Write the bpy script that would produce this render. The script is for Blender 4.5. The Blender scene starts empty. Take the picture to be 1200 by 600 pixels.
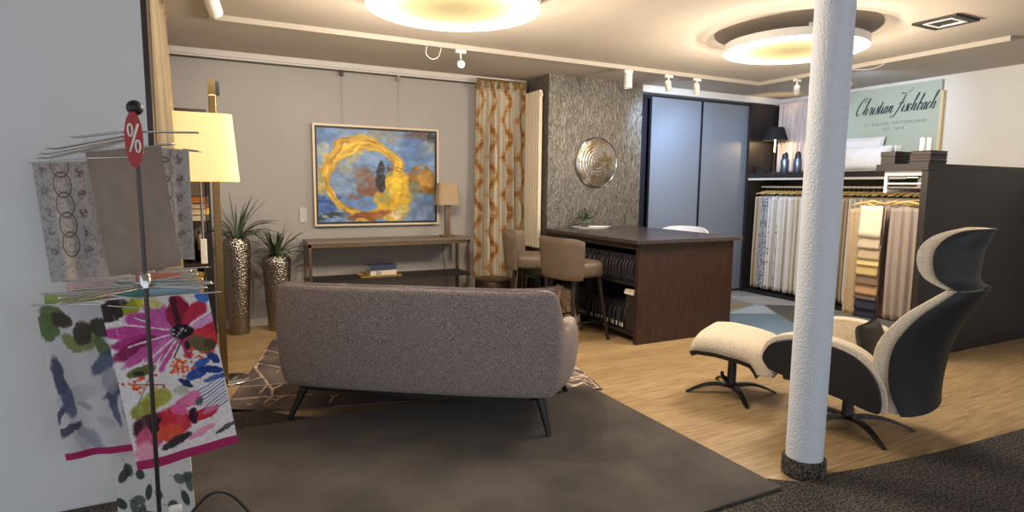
import bpy, bmesh, math, random
import numpy as np
from mathutils import Vector, Matrix, noise as mnoise
random.seed(7)
scene = bpy.context.scene
COL = scene.collection
PI = math.pi

# ------------------------------------------------------------------ helpers
def lin(c):
    c = c / 255.0
    return c / 12.92 if c <= 0.04045 else ((c + 0.055) / 1.055) ** 2.4
def rgb(r, g, b): return (lin(r), lin(g), lin(b), 1.0)

class MB:
    """collects shapes, then links them as ONE mesh object"""
    def __init__(self): self.bm = bmesh.new()
    def _add(self, verts, faces, M=None, mi=0):
        vs = [self.bm.verts.new((M @ Vector(v)) if M else Vector(v)) for v in verts]
        for f in faces:
            try:
                fc = self.bm.faces.new([vs[i] for i in f]); fc.material_index = mi
            except ValueError: pass
        return vs
    def box(self, x0, x1, y0, y1, z0, z1, bev=0.0, M=None, seg=2, mi=0):
        if x0 > x1: x0, x1 = x1, x0
        if y0 > y1: y0, y1 = y1, y0
        if z0 > z1: z0, z1 = z1, z0
        if bev <= 0:
            v = [(x, y, z) for x in (x0, x1) for y in (y0, y1) for z in (z0, z1)]
            self._add(v, [(0, 1, 3, 2), (4, 6, 7, 5), (0, 4, 5, 1), (2, 3, 7, 6), (0, 2, 6, 4), (1, 5, 7, 3)], M, mi)
            return self
        t = bmesh.new()
        bmesh.ops.create_cube(t, size=1)
        for q in t.verts:
            q.co = Vector(((x0 + x1) / 2 + q.co.x * (x1 - x0), (y0 + y1) / 2 + q.co.y * (y1 - y0), (z0 + z1) / 2 + q.co.z * (z1 - z0)))
        bev = min(bev, 0.49 * min(x1 - x0, y1 - y0, z1 - z0))
        bmesh.ops.bevel(t, geom=t.edges[:], offset=bev, segments=seg, profile=0.5, affect='EDGES')
        t.verts.index_update()
        self._add([q.co.copy() for q in t.verts], [[q.index for q in f.verts] for f in t.faces], M, mi)
        t.free(); return self
    def tube(self, pts, r, n=8, closed=False, caps=True, mi=0, flat=None):
        pts = [Vector(p) for p in pts]; N = len(pts)
        rs = r if isinstance(r, (list, tuple)) else [r] * N
        rings = []; prev = None
        for i, p in enumerate(pts):
            if closed: d = pts[(i + 1) % N] - pts[i - 1]
            else: d = pts[min(i + 1, N - 1)] - pts[max(i - 1, 0)]
            if d.length < 1e-9: d = Vector((0, 0, 1))
            d.normalize()
            if prev is None:
                a = Vector((0, 0, 1)) if abs(d.z) < 0.9 else Vector((1, 0, 0))
                u = d.cross(a).normalized()
            else:
                u = prev - d * prev.dot(d)
                u = u.normalized() if u.length > 1e-6 else d.orthogonal().normalized()
            prev = u; w = d.cross(u)
            rings.append([self.bm.verts.new(p + (u * math.cos(2 * PI * k / n) + w * math.sin(2 * PI * k / n) * (flat or 1)) * rs[i]) for k in range(n)])
        for i in range(N if closed else N - 1):
            a, b = rings[i], rings[(i + 1) % N]
            for k in range(n):
                f = self.bm.faces.new((a[k], a[(k + 1) % n], b[(k + 1) % n], b[k])); f.material_index = mi
        if caps and not closed:
            for q in (rings[0][::-1], rings[-1]):
                f = self.bm.faces.new(q); f.material_index = mi
        return self
    def lathe(self, prof, n=32, M=None, mi=0, caps=True, ang=2 * PI):
        verts = []; faces = []; m = len(prof)
        full = abs(ang - 2 * PI) < 1e-6
        for k in range(n if full else n + 1):
            a = ang * k / n
            for (r, z) in prof: verts.append((r * math.cos(a), r * math.sin(a), z))
        for k in range(n):
            k2 = (k + 1) % n if full else k + 1
            for j in range(m - 1):
                faces.append((k * m + j, k2 * m + j, k2 * m + j + 1, k * m + j + 1))
        vs = self._add(verts, faces, M, mi)
        if caps and full:
            for j in (0, m - 1):
                if prof[j][0] > 1e-5:
                    try:
                        f = self.bm.faces.new([vs[k * m + j] for k in (range(n - 1, -1, -1) if j == 0 else range(n))]); f.material_index = mi
                    except ValueError: pass
        return self
    def prism(self, poly, z0, z1, M=None, mi=0):
        n = len(poly)
        v = [(p[0], p[1], z0) for p in poly] + [(p[0], p[1], z1) for p in poly]
        f = [tuple(range(n - 1, -1, -1)), tuple(range(n, 2 * n))] + [(i, (i + 1) % n, (i + 1) % n + n, i + n) for i in range(n)]
        self._add(v, f, M, mi); return self
    def grid(self, fn, nu, nv, mi=0, M=None, flip=False):
        v = [fn(i / nu, j / nv) for i in range(nu + 1) for j in range(nv + 1)]
        f = []
        for i in range(nu):
            for j in range(nv):
                q = (i * (nv + 1) + j, (i + 1) * (nv + 1) + j, (i + 1) * (nv + 1) + j + 1, i * (nv + 1) + j + 1)
                f.append(q[::-1] if flip else q)
        self._add(v, f, M, mi); return self
    def solid_grid(self, fa, fb, nu, nv, mi=0):
        """closed slab between two parametric sheets"""
        S = (nu + 1) * (nv + 1)
        v = [fa(i / nu, j / nv) for i in range(nu + 1) for j in range(nv + 1)] + [fb(i / nu, j / nv) for i in range(nu + 1) for j in range(nv + 1)]
        I = lambda i, j: i * (nv + 1) + j
        f = []
        for i in range(nu):
            for j in range(nv):
                q = (I(i, j), I(i + 1, j), I(i + 1, j + 1), I(i, j + 1))
                f.append(q); f.append(tuple(S + k for k in q[::-1]))
        for i in range(nu):
            f.append((I(i + 1, 0), I(i, 0), S + I(i, 0), S + I(i + 1, 0)))
            f.append((I(i, nv), I(i + 1, nv), S + I(i + 1, nv), S + I(i, nv)))
        for j in range(nv):
            f.append((I(0, j), I(0, j + 1), S + I(0, j + 1), S + I(0, j)))
            f.append((I(nu, j + 1), I(nu, j), S + I(nu, j), S + I(nu, j + 1)))
        self._add(v, f, None, mi); return self
    def build(self, name, m=None, parent=None, smooth=False, loc=None, rot=None, subsurf=0, fixn=True, bevel=0):
        if fixn: bmesh.ops.recalc_face_normals(self.bm, faces=self.bm.faces[:])
        me = bpy.data.meshes.new(name); self.bm.to_mesh(me); self.bm.free()
        o = bpy.data.objects.new(name, me); COL.objects.link(o)
        for mm in (m if isinstance(m, (list, tuple)) else [m]):
            if mm: me.materials.append(mm)
        if smooth: finish_smooth(me, smooth)
        if parent: o.parent = parent
        if loc: o.location = loc
        if rot: o.rotation_euler = rot
        if bevel:
            b = o.modifiers.new('b', 'BEVEL'); b.width = bevel; b.segments = 2; b.limit_method = 'ANGLE'
        if subsurf:
            s = o.modifiers.new('s', 'SUBSURF'); s.levels = subsurf; s.render_levels = subsurf
        return o

def finish_smooth(me, ang=True):
    for p in me.polygons: p.use_smooth = True
    if ang is not True and ang != 1:
        me.set_sharp_from_angle(angle=math.radians(ang))

def thing(name, label, cat, loc=(0, 0, 0), rz=0, group=None):
    o = bpy.data.objects.new(name, None); COL.objects.link(o)
    o.location = loc; o.rotation_euler = (0, 0, rz); o.empty_display_size = 0.1
    return tag(o, label, cat, group)
def tag(o, label, cat, group=None, kind=None):
    o['label'] = label; o['category'] = cat
    if group: o['group'] = group
    if kind: o['kind'] = kind
    return o
def struct(o, label=None):
    o['kind'] = 'structure'
    if label: o['label'] = label
    return o
KIDS = {}
def dup(root, loc, rz=None, label=None, group=None):
    r = root.copy(); COL.objects.link(r); r.location = loc
    if rz is not None: r.rotation_euler = (0, 0, rz)
    if label: r['label'] = label
    if group: r['group'] = group
    def rec(a, b):
        for ch in list(a.children):
            c = ch.copy(); COL.objects.link(c); c.parent = b; rec(ch, c)
    rec(root, r)
    return r

# ------------------------------------------------------------------ materials
def mat(name, col, rough=0.5, metal=0.0, var=0.0, vscale=8.0, bump=0.0, bscale=60.0, col2=None, stretch=None, spec=None, kind='noise', detail=4.0, sheen=0.0, coat=0.0, ramp=(0.35, 0.65), bdist=0.01):
    m = bpy.data.materials.new(name); m.use_nodes = True
    nt = m.node_tree; N = nt.nodes; L = nt.links
    b = N['Principled BSDF']
    b.inputs['Base Color'].default_value = col; b.inputs['Roughness'].default_value = rough; b.inputs['Metallic'].default_value = metal
    if spec is not None: b.inputs['Specular IOR Level'].default_value = spec
    if sheen: b.inputs['Sheen Weight'].default_value = sheen; b.inputs['Sheen Roughness'].default_value = 0.5
    if coat: b.inputs['Coat Weight'].default_value = coat
    tc = N.new('ShaderNodeTexCoord'); mp = N.new('ShaderNodeMapping')
    L.new(tc.outputs['Object'], mp.inputs['Vector'])
    if stretch: mp.inputs['Scale'].default_value = stretch
    if var or col2:
        t = N.new('ShaderNodeTexNoise'); t.inputs['Scale'].default_value = vscale; t.inputs['Detail'].default_value = detail
        L.new(mp.outputs['Vector'], t.inputs['Vector'])
        r = N.new('ShaderNodeValToRGB'); r.color_ramp.elements[0].position = ramp[0]; r.color_ramp.elements[1].position = ramp[1]
        c2 = col2 if col2 else tuple(min(1, x * (1 + var)) for x in col[:3]) + (1,)
        c1 = col if col2 else tuple(x * (1 - var) for x in col[:3]) + (1,)
        r.color_ramp.elements[0].color = c1; r.color_ramp.elements[1].color = c2
        L.new(t.outputs['Fac'], r.inputs['Fac']); L.new(r.outputs['Color'], b.inputs['Base Color'])
    if bump:
        if kind == 'voronoi':
            t2 = N.new('ShaderNodeTexVoronoi'); out = t2.outputs['Distance']
        else:
            t2 = N.new('ShaderNodeTexNoise'); t2.inputs['Detail'].default_value = 5; out = t2.outputs['Fac']
        t2.inputs['Scale'].default_value = bscale
        L.new(mp.outputs['Vector'], t2.inputs['Vector'])
        bp = N.new('ShaderNodeBump'); bp.inputs['Strength'].default_value = bump; bp.inputs['Distance'].default_value = bdist
        L.new(out, bp.inputs['Height']); L.new(bp.outputs['Normal'], b.inputs['Normal'])
    return m
def emis(name, col, strength):
    m = bpy.data.materials.new(name); m.use_nodes = True
    nt = m.node_tree; nt.nodes.clear()
    e = nt.nodes.new('ShaderNodeEmission'); e.inputs['Color'].default_value = col; e.inputs['Strength'].default_value = strength
    o = nt.nodes.new('ShaderNodeOutputMaterial'); nt.links.new(e.outputs[0], o.inputs[0]); return m
def vcol_mat(name, rough=0.8, bump=0.0, bscale=200, stretch=None, coat=0, bdist=0.004):
    m = mat(name, (1, 1, 1, 1), rough, bump=bump, bscale=bscale, stretch=stretch, coat=coat, bdist=bdist)
    N = m.node_tree.nodes; a = N.new('ShaderNodeVertexColor'); a.layer_name = 'paint'
    m.node_tree.links.new(a.outputs['Color'], N['Principled BSDF'].inputs['Base Color']); return m
def paint(me, nu, nv, img):
    """img: (nv+1, nu+1, 3) sRGB 0..255 dyes of a printed or painted surface, one per vertex of a grid"""
    x = np.clip(img / 255.0, 0, 1); x = np.where(x <= 0.04045, x / 12.92, ((x + 0.055) / 1.055) ** 2.4)
    a = me.color_attributes.new('paint', 'FLOAT_COLOR', 'POINT')
    d = np.ones((len(me.vertices), 4)); k = (nu + 1) * (nv + 1)
    flat = np.transpose(x, (1, 0, 2)).reshape(-1, 3)
    d[:k, :3] = flat
    if len(me.vertices) >= 2 * k: d[k:2 * k, :3] = flat
    a.data.foreach_set('color', d.ravel())
def vnoise(X, Y, seed=0, octs=4):
    rs = np.random.RandomState(seed); out = np.zeros_like(X, dtype=float); amp = 1; tot = 0; f = 1.0
    for o in range(octs):
        T = rs.rand(64, 64)
        xs = X * f; ys = Y * f; xi = np.floor(xs).astype(int); yi = np.floor(ys).astype(int); xf = xs - xi; yf = ys - yi
        xf = xf * xf * (3 - 2 * xf); yf = yf * yf * (3 - 2 * yf)
        g = lambda a, b: T[a % 64, b % 64]
        out += amp * ((g(xi, yi) * (1 - xf) + g(xi + 1, yi) * xf) * (1 - yf) + (g(xi, yi + 1) * (1 - xf) + g(xi + 1, yi + 1) * xf) * yf)
        tot += amp; amp *= 0.5; f *= 2
    return out / tot
def seg_dist(X, Y, pts):
    d = np.full(X.shape, 1e9)
    for (ax, ay), (bx, by) in zip(pts[:-1], pts[1:]):
        vx, vy = bx - ax, by - ay; L2 = vx * vx + vy * vy + 1e-12
        t = np.clip(((X - ax) * vx + (Y - ay) * vy) / L2, 0, 1)
        d = np.minimum(d, np.hypot(X - ax - t * vx, Y - ay - t * vy))
    return d
def blend(img, mask, col):
    mask = np.clip(mask, 0, 1)[..., None]; return img * (1 - mask) + np.array(col, float) * mask
def ell(X, Y, cx, cy, a, b, ang, soft=0.1):
    c, s = math.cos(ang), math.sin(ang); u = ((X - cx) * c + (Y - cy) * s) / a; v = (-(X - cx) * s + (Y - cy) * c) / b
    return np.clip((1 - np.sqrt(u * u + v * v)) / soft, 0, 1)

M = {}
M['wall_back'] = mat('grey_wall_paint', rgb(160, 156, 153), 0.9, var=0.03, vscale=1.5, bump=0.15, bscale=90)
M['wall_white'] = mat('cool_white_board', rgb(222, 222, 222), 0.7, var=0.02, vscale=2)
M['ceiling'] = mat('ceiling_plaster', rgb(188, 178, 166), 0.9, var=0.04, vscale=1.2, bump=0.1, bscale=40)
M['trim'] = mat('pale_trim', rgb(205, 200, 196), 0.6, var=0.02)
M['rail_dark'] = mat('dark_rail', rgb(60, 56, 54), 0.5, metal=0.4)
M['white_metal'] = mat('white_metal', rgb(225, 224, 222), 0.35)
M['black'] = mat('black_lacquer', rgb(24, 22, 22), 0.45)
M['stand_steel'] = mat('grey_stand_steel', rgb(74, 70, 68), 0.35, metal=0.7)
M['black_metal'] = mat('black_metal', rgb(28, 27, 28), 0.4, metal=0.6)
M['dark_wood'] = mat('dark_wood', rgb(46, 30, 24), 0.4, col2=rgb(65, 44, 35), vscale=5, stretch=(9, 9, 1.0), bump=0.08, bscale=30)
M['dark_top'] = mat('dark_oak_top', rgb(58, 50, 50), 0.27, col2=rgb(74, 66, 66), vscale=4, stretch=(8, 1, 8), bump=0.06, bscale=30)
M['shelf_dark'] = mat('shelf_dark', rgb(36, 31, 31), 0.5, var=0.1)
M['brass'] = mat('brushed_brass', rgb(142, 116, 76), 0.34, metal=0.9, var=0.05, vscale=40)
M['steel'] = mat('brushed_steel', rgb(170, 168, 165), 0.3, metal=1.0)
M['chrome'] = mat('chrome', rgb(205, 203, 200), 0.16, metal=1.0)
M['bronze'] = mat('bronze_metal', rgb(128, 108, 88), 0.35, metal=0.85, var=0.08, vscale=30)
M['cream_paint'] = mat('cream_radiator', rgb(226, 214, 190), 0.45)
M['wardrobe'] = mat('blue_grey_lacquer', rgb(124, 131, 142), 0.48, var=0.015, vscale=1)
M['wardrobe_dark'] = mat('dark_blue_frame', rgb(34, 36, 46), 0.4)
M['leather'] = mat('taupe_leather', rgb(106, 90, 76), 0.46, var=0.06, vscale=14, bump=0.12, bscale=130)
M['stool_leg'] = mat('dark_stained_leg', rgb(32, 23, 20), 0.5, var=0.1, vscale=30)
M['boucle'] = mat('mauve_boucle', rgb(118, 104, 102), 0.95, col2=rgb(200, 184, 176), vscale=230, detail=2, bump=0.8, bscale=200, sheen=0.2, ramp=(0.42, 0.66), bdist=0.012)
M['cream_boucle'] = mat('cream_boucle', rgb(206, 190, 164), 0.95, col2=rgb(238, 226, 206), vscale=170, detail=2, bump=0.7, bscale=150, sheen=0.2, ramp=(0.35, 0.62), bdist=0.01)
M['charcoal_fabric'] = mat('charcoal_fabric', rgb(54, 57, 60), 0.9, var=0.15, vscale=120, bump=0.4, bscale=200)
M['rust_fabric'] = mat('rust_fabric', rgb(120, 84, 70), 0.9, var=0.2, vscale=60, bump=0.4, bscale=160)
M['white_fabric'] = mat('white_cotton', rgb(226, 226, 230), 0.9, var=0.03, vscale=20, bump=0.2, bscale=140)
M['white'] = mat('white_ceramic', rgb(232, 231, 228), 0.3)
M['leaf'] = mat('blade_green', rgb(44, 62, 36), 0.5, col2=rgb(84, 104, 66), vscale=6)
M['soil'] = mat('soil', rgb(40, 32, 26), 0.95, bump=0.5, bscale=80)
M['vase'] = mat('hammered_metal', rgb(158, 150, 140), 0.26, metal=1.0, bump=0.55, bscale=60, kind='voronoi', bdist=0.012)
M['column'] = mat('embossed_white_paint', rgb(222, 226, 233), 0.6, bump=0.6, bscale=95, kind='voronoi', bdist=0.006, stretch=(1.3, 1.3, 1.0))
M['carpet'] = mat('speckled_carpet', rgb(28, 27, 27), 1.0, col2=rgb(126, 116, 108), vscale=95, detail=3, bump=1.0, bscale=110, ramp=(0.40, 0.72), bdist=0.02)
M['dark_rug'] = mat('dark_plain_rug', rgb(54, 48, 45), 1.0, col2=rgb(90, 80, 72), vscale=3.2, detail=8, bump=0.5, bscale=160, sheen=0.15, ramp=(0.3, 0.72))
M['black_shade'] = mat('black_shade', rgb(20, 19, 19), 0.8)
M['tan_shade'] = mat('taupe_shade', rgb(168, 146, 118), 0.85, var=0.04, vscale=80)
M['gold_wood'] = mat('gold_hanger_wood', rgb(206, 176, 112), 0.45, var=0.08, vscale=30)
M['red'] = mat('red_tag', rgb(176, 34, 34), 0.4)
M['paper'] = mat('paper_white', rgb(236, 232, 222), 0.8)
M['pages'] = mat('book_pages', rgb(216, 204, 180), 0.9, var=0.06, vscale=6, stretch=(1, 1, 90))
M['plug'] = mat('outlet_plastic', rgb(184, 180, 175), 0.5)
M['lipped_gold'] = mat('gold_tray', rgb(188, 156, 84), 0.35, metal=0.8)

# wood floor: long planks along the back wall
def floor_mat():
    m = bpy.data.materials.new('oak_planks'); m.use_nodes = True; nt = m.node_tree; N = nt.nodes; L = nt.links; b = N['Principled BSDF']
    tc = N.new('ShaderNodeTexCoord'); mp = N.new('ShaderNodeMapping'); L.new(tc.outputs['Object'], mp.inputs['Vector'])
    br = N.new('ShaderNodeTexBrick'); br.inputs['Scale'].default_value = 1; br.inputs['Brick Width'].default_value = 1.25; br.inputs['Row Height'].default_value = 0.16
    br.inputs['Mortar Size'].default_value = 0.0015; br.inputs['Mortar Smooth'].default_value = 0.3; br.offset = 0.37
    br.inputs['Color1'].default_value = rgb(176, 150, 112); br.inputs['Color2'].default_value = rgb(194, 168, 128); br.inputs['Mortar'].default_value = rgb(140, 114, 82)
    L.new(mp.outputs[0], br.inputs['Vector'])
    m2 = N.new('ShaderNodeMapping'); m2.inputs['Scale'].default_value = (1.6, 26, 1); L.new(tc.outputs['Object'], m2.inputs['Vector'])
    t = N.new('ShaderNodeTexNoise'); t.inputs['Scale'].default_value = 2.2; t.inputs['Detail'].default_value = 7; t.inputs['Roughness'].default_value = 0.65; L.new(m2.outputs[0], t.inputs['Vector'])
    r = N.new('ShaderNodeValToRGB'); r.color_ramp.elements[0].position = 0.32; r.color_ramp.elements[1].position = 0.68
    r.color_ramp.elements[0].color = (0.50, 0.44, 0.37, 1); r.color_ramp.elements[1].color = (1.08, 1.06, 1.02, 1)
    L.new(t.outputs['Fac'], r.inputs['Fac'])
    mx = N.new('ShaderNodeMix'); mx.data_type = 'RGBA'; mx.blend_type = 'MULTIPLY'; mx.inputs['Factor'].default_value = 1
    L.new(br.outputs['Color'], mx.inputs['A']); L.new(r.outputs['Color'], mx.inputs['B']); L.new(mx.outputs['Result'], b.inputs['Base Color'])
    b.inputs['Roughness'].default_value = 0.5
    bp = N.new('ShaderNodeBump'); bp.inputs['Strength'].default_value = 0.12; L.new(t.outputs['Fac'], bp.inputs['Height']); L.new(bp.outputs[0], b.inputs['Normal'])
    return m
M['floor'] = floor_mat()
# bark-like rippled metallic wallpaper
def feature_mat():
    m = bpy.data.materials.new('rippled_metallic_wallpaper'); m.use_nodes = True; nt = m.node_tree; N = nt.nodes; L = nt.links; b = N['Principled BSDF']
    tc = N.new('ShaderNodeTexCoord'); mp = N.new('ShaderNodeMapping'); mp.inputs['Scale'].default_value = (44, 44, 13); L.new(tc.outputs['Object'], mp.inputs['Vector'])
    t = N.new('ShaderNodeTexNoise'); t.inputs['Scale'].default_value = 1.0; t.inputs['Detail'].default_value = 2.5; t.inputs['Distortion'].default_value = 1.6; L.new(mp.outputs[0], t.inputs['Vector'])
    r = N.new('ShaderNodeValToRGB'); r.color_ramp.elements[0].position = 0.35; r.color_ramp.elements[1].position = 0.65
    r.color_ramp.elements[0].color = rgb(96, 91, 84); r.color_ramp.elements[1].color = rgb(142, 138, 130)
    L.new(t.outputs['Fac'], r.inputs['Fac']); L.new(r.outputs['Color'], b.inputs['Base Color'])
    b.inputs['Metallic'].default_value = 0.55; b.inputs['Roughness'].default_value = 0.42
    bp = N.new('ShaderNodeBump'); bp.inputs['Strength'].default_value = 0.8; bp.inputs['Distance'].default_value = 0.015; L.new(t.outputs['Fac'], bp.inputs['Height']); L.new(bp.outputs[0], b.inputs['Normal'])
    return m
M['feature'] = feature_mat()
# ------------------------------------------------------------------ the room
CZ = 2.64
struct(MB().box(-3.2, 7.2, -2.0, 6.5, -0.05, 0).build('floor', M['floor']))
struct(MB().box(-3.2, 7.2, -2.0, 6.5, CZ, CZ + 0.1).build('ceiling', M['ceiling']))
struct(MB().box(-0.43, 7.2, 6.36, 6.5, 0, CZ).build('wall_back', M['wall_back']))
struct(MB().box(-0.43, -0.33, 3.06, 6.36, 0, CZ).build('wall_left', M['wall_back']))
struct(MB().box(-3.2, -0.225, 3.0, 3.06, 0, CZ).build('wall_partition', M['wall_white']))
struct(MB().box(7.1, 7.2, -2.0, 6.36, 0, CZ).build('wall_right', M['wall_white']))
# chimney breast with rippled wallpaper
struct(MB().box(3.37, 4.66, 5.8, 6.36, 0, CZ).build('wall_chimney', M['feature']))
# ceiling trims and picture rail
mb = MB(); mb.box(-0.33, 3.37, 6.325, 6.36, 2.585, CZ); mb.box(-0.33, 3.37, 6.335, 6.36, 2.56, 2.585)
struct(mb.build('trim_1', M['trim'], bevel=0.004))
struct(MB().box(-0.33, 3.37, 6.318, 6.334, 2.548, 2.563).build('trim_2', M['rail_dark']))
struct(MB().box(-0.33, -0.30, 3.1, 6.32, 2.60, 2.635).build('trim_3', M['rail_dark']))
struct(MB().box(4.66, 7.1, 5.84, 5.9, 2.56, CZ).build('trim_4', M['white_metal']))
struct(MB().box(-0.33, 3.37, 6.345, 6.36, 0, 0.07).build('baseboard_back', M['trim']))
struct(MB().box(-0.225, -0.203, 3.0, 3.09, 0, CZ).build('trim_6', M['dark_wood']))
# plasterboard bulkhead above the wardrobe
struct(MB().box(4.66, 7.1, 5.9, 6.36, 2.56, CZ).build('trim_5', M['white_metal']))

# speckled carpet area, bound against the planks on a ragged diagonal line
poly = [(-3.19, -1.99), (7.09, -1.99), (7.09, 1.55), (5.0, 1.62), (3.46, 1.69), (2.84, 1.76), (2.66, 1.79), (2.47, 1.79), (2.36, 1.88), (2.2, 2.0), (1.6, 2.7), (0.9, 3.3), (0.6, 3.57), (0.42, 3.67), (0.26, 3.84), (0.02, 4.0), (-0.24, 3.98), (-0.24, 2.99), (-3.19, 2.99)]
struct(MB().prism(poly, 0.0, 0.012).build('floor_carpet', M['carpet']))

# column with carpet-wrapped foot
t = thing('support_column', 'round white column with embossed paper skin and dark carpet foot', 'column', (2.575, 1.86, 0))
MB().lathe([(0.085, 0.008), (0.085, CZ + 0.01)], 48).build('shaft', M['column'], t, smooth=60)
MB().lathe([(0.100, 0.008), (0.102, 0.02), (0.101, 0.085), (0.096, 0.092), (0.084, 0.092)], 48).build('carpet_foot', M['carpet'], t, smooth=60)['label'] = 'dark speckled carpet collar at the column foot'

# ---------------------------------------------------------------- rugs
o = MB().prism([(-0.22, 1.76), (2.325, 1.78), (2.315, 3.375), (0.7, 3.575), (-0.2, 3.585)], 0.012, 0.026).build('dark_rug', M['dark_rug'], bevel=0.004)
tag(o, 'large plain dark brown rug lying in front behind the grey sofa', 'rug')
# branch-patterned rug
NX, NY = 330, 250; RW, RD = 2.47, 1.83
gx, gy = np.meshgrid(np.linspace(0, RW, NX + 1), np.linspace(0, RD, NY + 1))
img = np.zeros((NY + 1, NX + 1, 3)); n1 = vnoise(gx * 5 + 3, gy * 5, 3, 5); n2 = vnoise(gx * 22, gy * 22, 4, 3)
img[:] = np.array((84, 74, 74)); img = blend(img, np.clip((n1 - 0.45) * 4, 0, 1) * 0.8, (116, 104, 98)); img = blend(img, np.clip((0.42 - n1) * 5, 0, 1) * 0.8, (66, 60, 62))
rs = random.Random(12)
lines = []
def branch(x, y, a, ln, w, depth):
    pts = [(x, y)]
    for k in range(int(ln / 0.06)):
        a += rs.uniform(-0.42, 0.42); x += math.cos(a) * 0.06; y += math.sin(a) * 0.06; pts.append((x, y))
        if depth and rs.random() < 0.16: branch(x, y, a + rs.choice((-1, 1)) * rs.uniform(0.6, 1.2), ln * 0.45, w * 0.75, depth - 1)
    lines.append((pts, w))
for (x, y, a, ln) in ((0.75, 0.9, -0.4, 1.0), (0.7, 0.55, 0.3, 1.0), (1.2, 0.1, 0.6, 1.2), (1.6, 0.2, 0.15, 0.9), (1.9, 0.9, -1.3, 1.0), (2.4, 0.5, 2.4, 1.2), (2.42, 0.15, 1.9, 0.9), (1.8, 0.1, 0.75, 0.9), (2.1, 0.04, 0.6, 0.6), (0.6, 1.4, -0.6, 1.4), (1.2, 1.7, -1.0, 1.2), (0.12, 1.3, 0.2, 1.2), (2.05, 0.35, -0.6, 0.5), (2.25, 0.3, 1.2, 0.6), (2.15, 0.5, 0.2, 0.5)):
    branch(x, y, a, ln, 0.0095, 2)
for pts in [[(-0.016, 1.689), (0.004, 1.38), (0.009, 1.106), (0.03, 0.899), (0.139, 0.634), (0.231, 0.396), (0.255, 0.256), (0.229, 0.134)], [(0.008, 1.432), (0.158, 1.3), (0.214, 1.239)], [(-0.014, 1.064), (0.115, 0.972), (0.234, 0.884), (0.32, 0.846)], [(0.009, 0.49), (0.163, 0.498), (0.335, 0.522), (0.409, 0.527)], [(-0.009, 0.241), (0.157, 0.242), (0.373, 0.25), (0.51, 0.241)], [(-0.023, 0.588), (0.059, 0.63), (0.107, 0.679)], [(0.009, 1.106), (0.028, 1.248)], [(0.139, 0.634), (0.183, 0.513), (0.163, 0.323)], [(0.231, 0.396), (0.279, 0.476)], [(0.241, 0.071), (0.28, 0.109)], [(0.29, 0.169), (0.318, 0.228), (0.348, 0.239)], [(0.129, 0.122), (0.156, 0.117)], [(0.635, 0.058), (0.649, 0.15), (0.687, 0.225)], [(0.649, 0.15), (0.632, 0.219)], [(-0.01, 1.04), (0.03, 0.899)], [(0.195, 0.784), (0.207, 0.824)], [(-0.038, 1.813), (0.077, 1.774)], [(0.296, 0.168), (0.205, 0.265), (0.027, 0.219)]] + [[(2.425, 0.519), (2.475, 0.357), (2.485, 0.189), (2.476, -0.035)], [(2.363, 0.353), (2.451, 0.289), (2.446, 0.021)], [(2.306, 0.2), (2.406, 0.204), (2.433, 0.109)], [(2.253, 0.057), (2.384, 0.14), (2.4, -0.004)], [(2.456, 0.539), (2.446, 0.437)], [(2.406, 0.204), (2.481, 0.307)]]: lines.append((pts, 0.0078))
for pts, w in lines:
    wob = (n2 - 0.5) * 0.012
    img = blend(img, np.clip((w + wob - seg_dist(gx, gy, pts)) / 0.006, 0, 1) * 0.9, (226, 202, 180))
mb = MB(); mb.solid_grid(lambda a, b: (a * RW, b * RD, 0.012), lambda a, b: (a * RW, b * RD, 0.001), NX, NY)
o = mb.build('branch_patterned_rug', vcol_mat('branch_rug_pile', 0.95, 0.5, 220), fixn=False); paint(o.data, NX, NY, img)
o.location = (0.0, 3.93, 0.0); o.rotation_euler = (0, 0, math.radians(-14.6))
tag(o, 'grey brown rug with a pale branching vein pattern under the sofa front', 'rug')
# geometric patchwork rug in front of the wardrobe
PW, PD = 2.35, 2.3; NX, NY = 200, 200
gx, gy = np.meshgrid(np.linspace(0, PW, NX + 1), np.linspace(0, PD, NY + 1))
img = np.zeros((NY + 1, NX + 1, 3)); img[:] = (150, 148, 146)
def tri(img, pts, col):
    m = np.ones(gx.shape, bool); k = len(pts); s = 0
    for i in range(k):
        (ax, ay), (bx, by) = pts[i], pts[(i + 1) % k]; s += ax * by - bx * ay
    for i in range(k):
        (ax, ay), (bx, by) = pts[i], pts[(i + 1) % k]; c = (bx - ax) * (gy - ay) - (by - ay) * (gx - ax); m &= (c >= 0) if s > 0 else (c <= 0)
    return blend(img, m * 1.0, col)
PX0, PY0 = 4.58, 3.5
def w2(p): return (p[0] - PX0, p[1] - PY0)
for pts, col in ((((6.0, 5.63), (6.82, 5.19), (6.29, 4.78), (5.89, 5.06)), (176, 176, 174)), (((5.17, 4.81), (5.87, 5.04), (5.94, 4.97), (5.66, 4.55)), (172, 194, 222)),
                 (((5.16, 4.8), (5.65, 4.54), (5.37, 4.08), (4.87, 3.7), (4.7, 4.2), (4.85, 4.54)), (108, 136, 166)), (((5.98, 4.99), (6.29, 4.78), (5.39, 4.1), (5.66, 4.54)), (92, 96, 98)),
                 (((5.78, 5.42), (5.87, 5.1), (5.1, 4.86), (4.8, 5.5)), (150, 142, 124)), (((5.39, 4.08), (6.3, 4.76), (6.6, 4.2), (6.0, 3.6)), (140, 146, 150)), (((4.6, 3.55), (5.9, 3.55), (5.35, 4.05), (4.87, 3.7)), (168, 166, 160))):
    img = tri(img, [w2(p) for p in pts], col)
img = img * (0.9 + 0.2 * vnoise(gx * 3, gy * 30, 9, 4))[..., None]
mb = MB(); mb.solid_grid(lambda a, b: (a * PW, b * PD, 0.010), lambda a, b: (a * PW, b * PD, 0.001), NX, NY)
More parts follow.
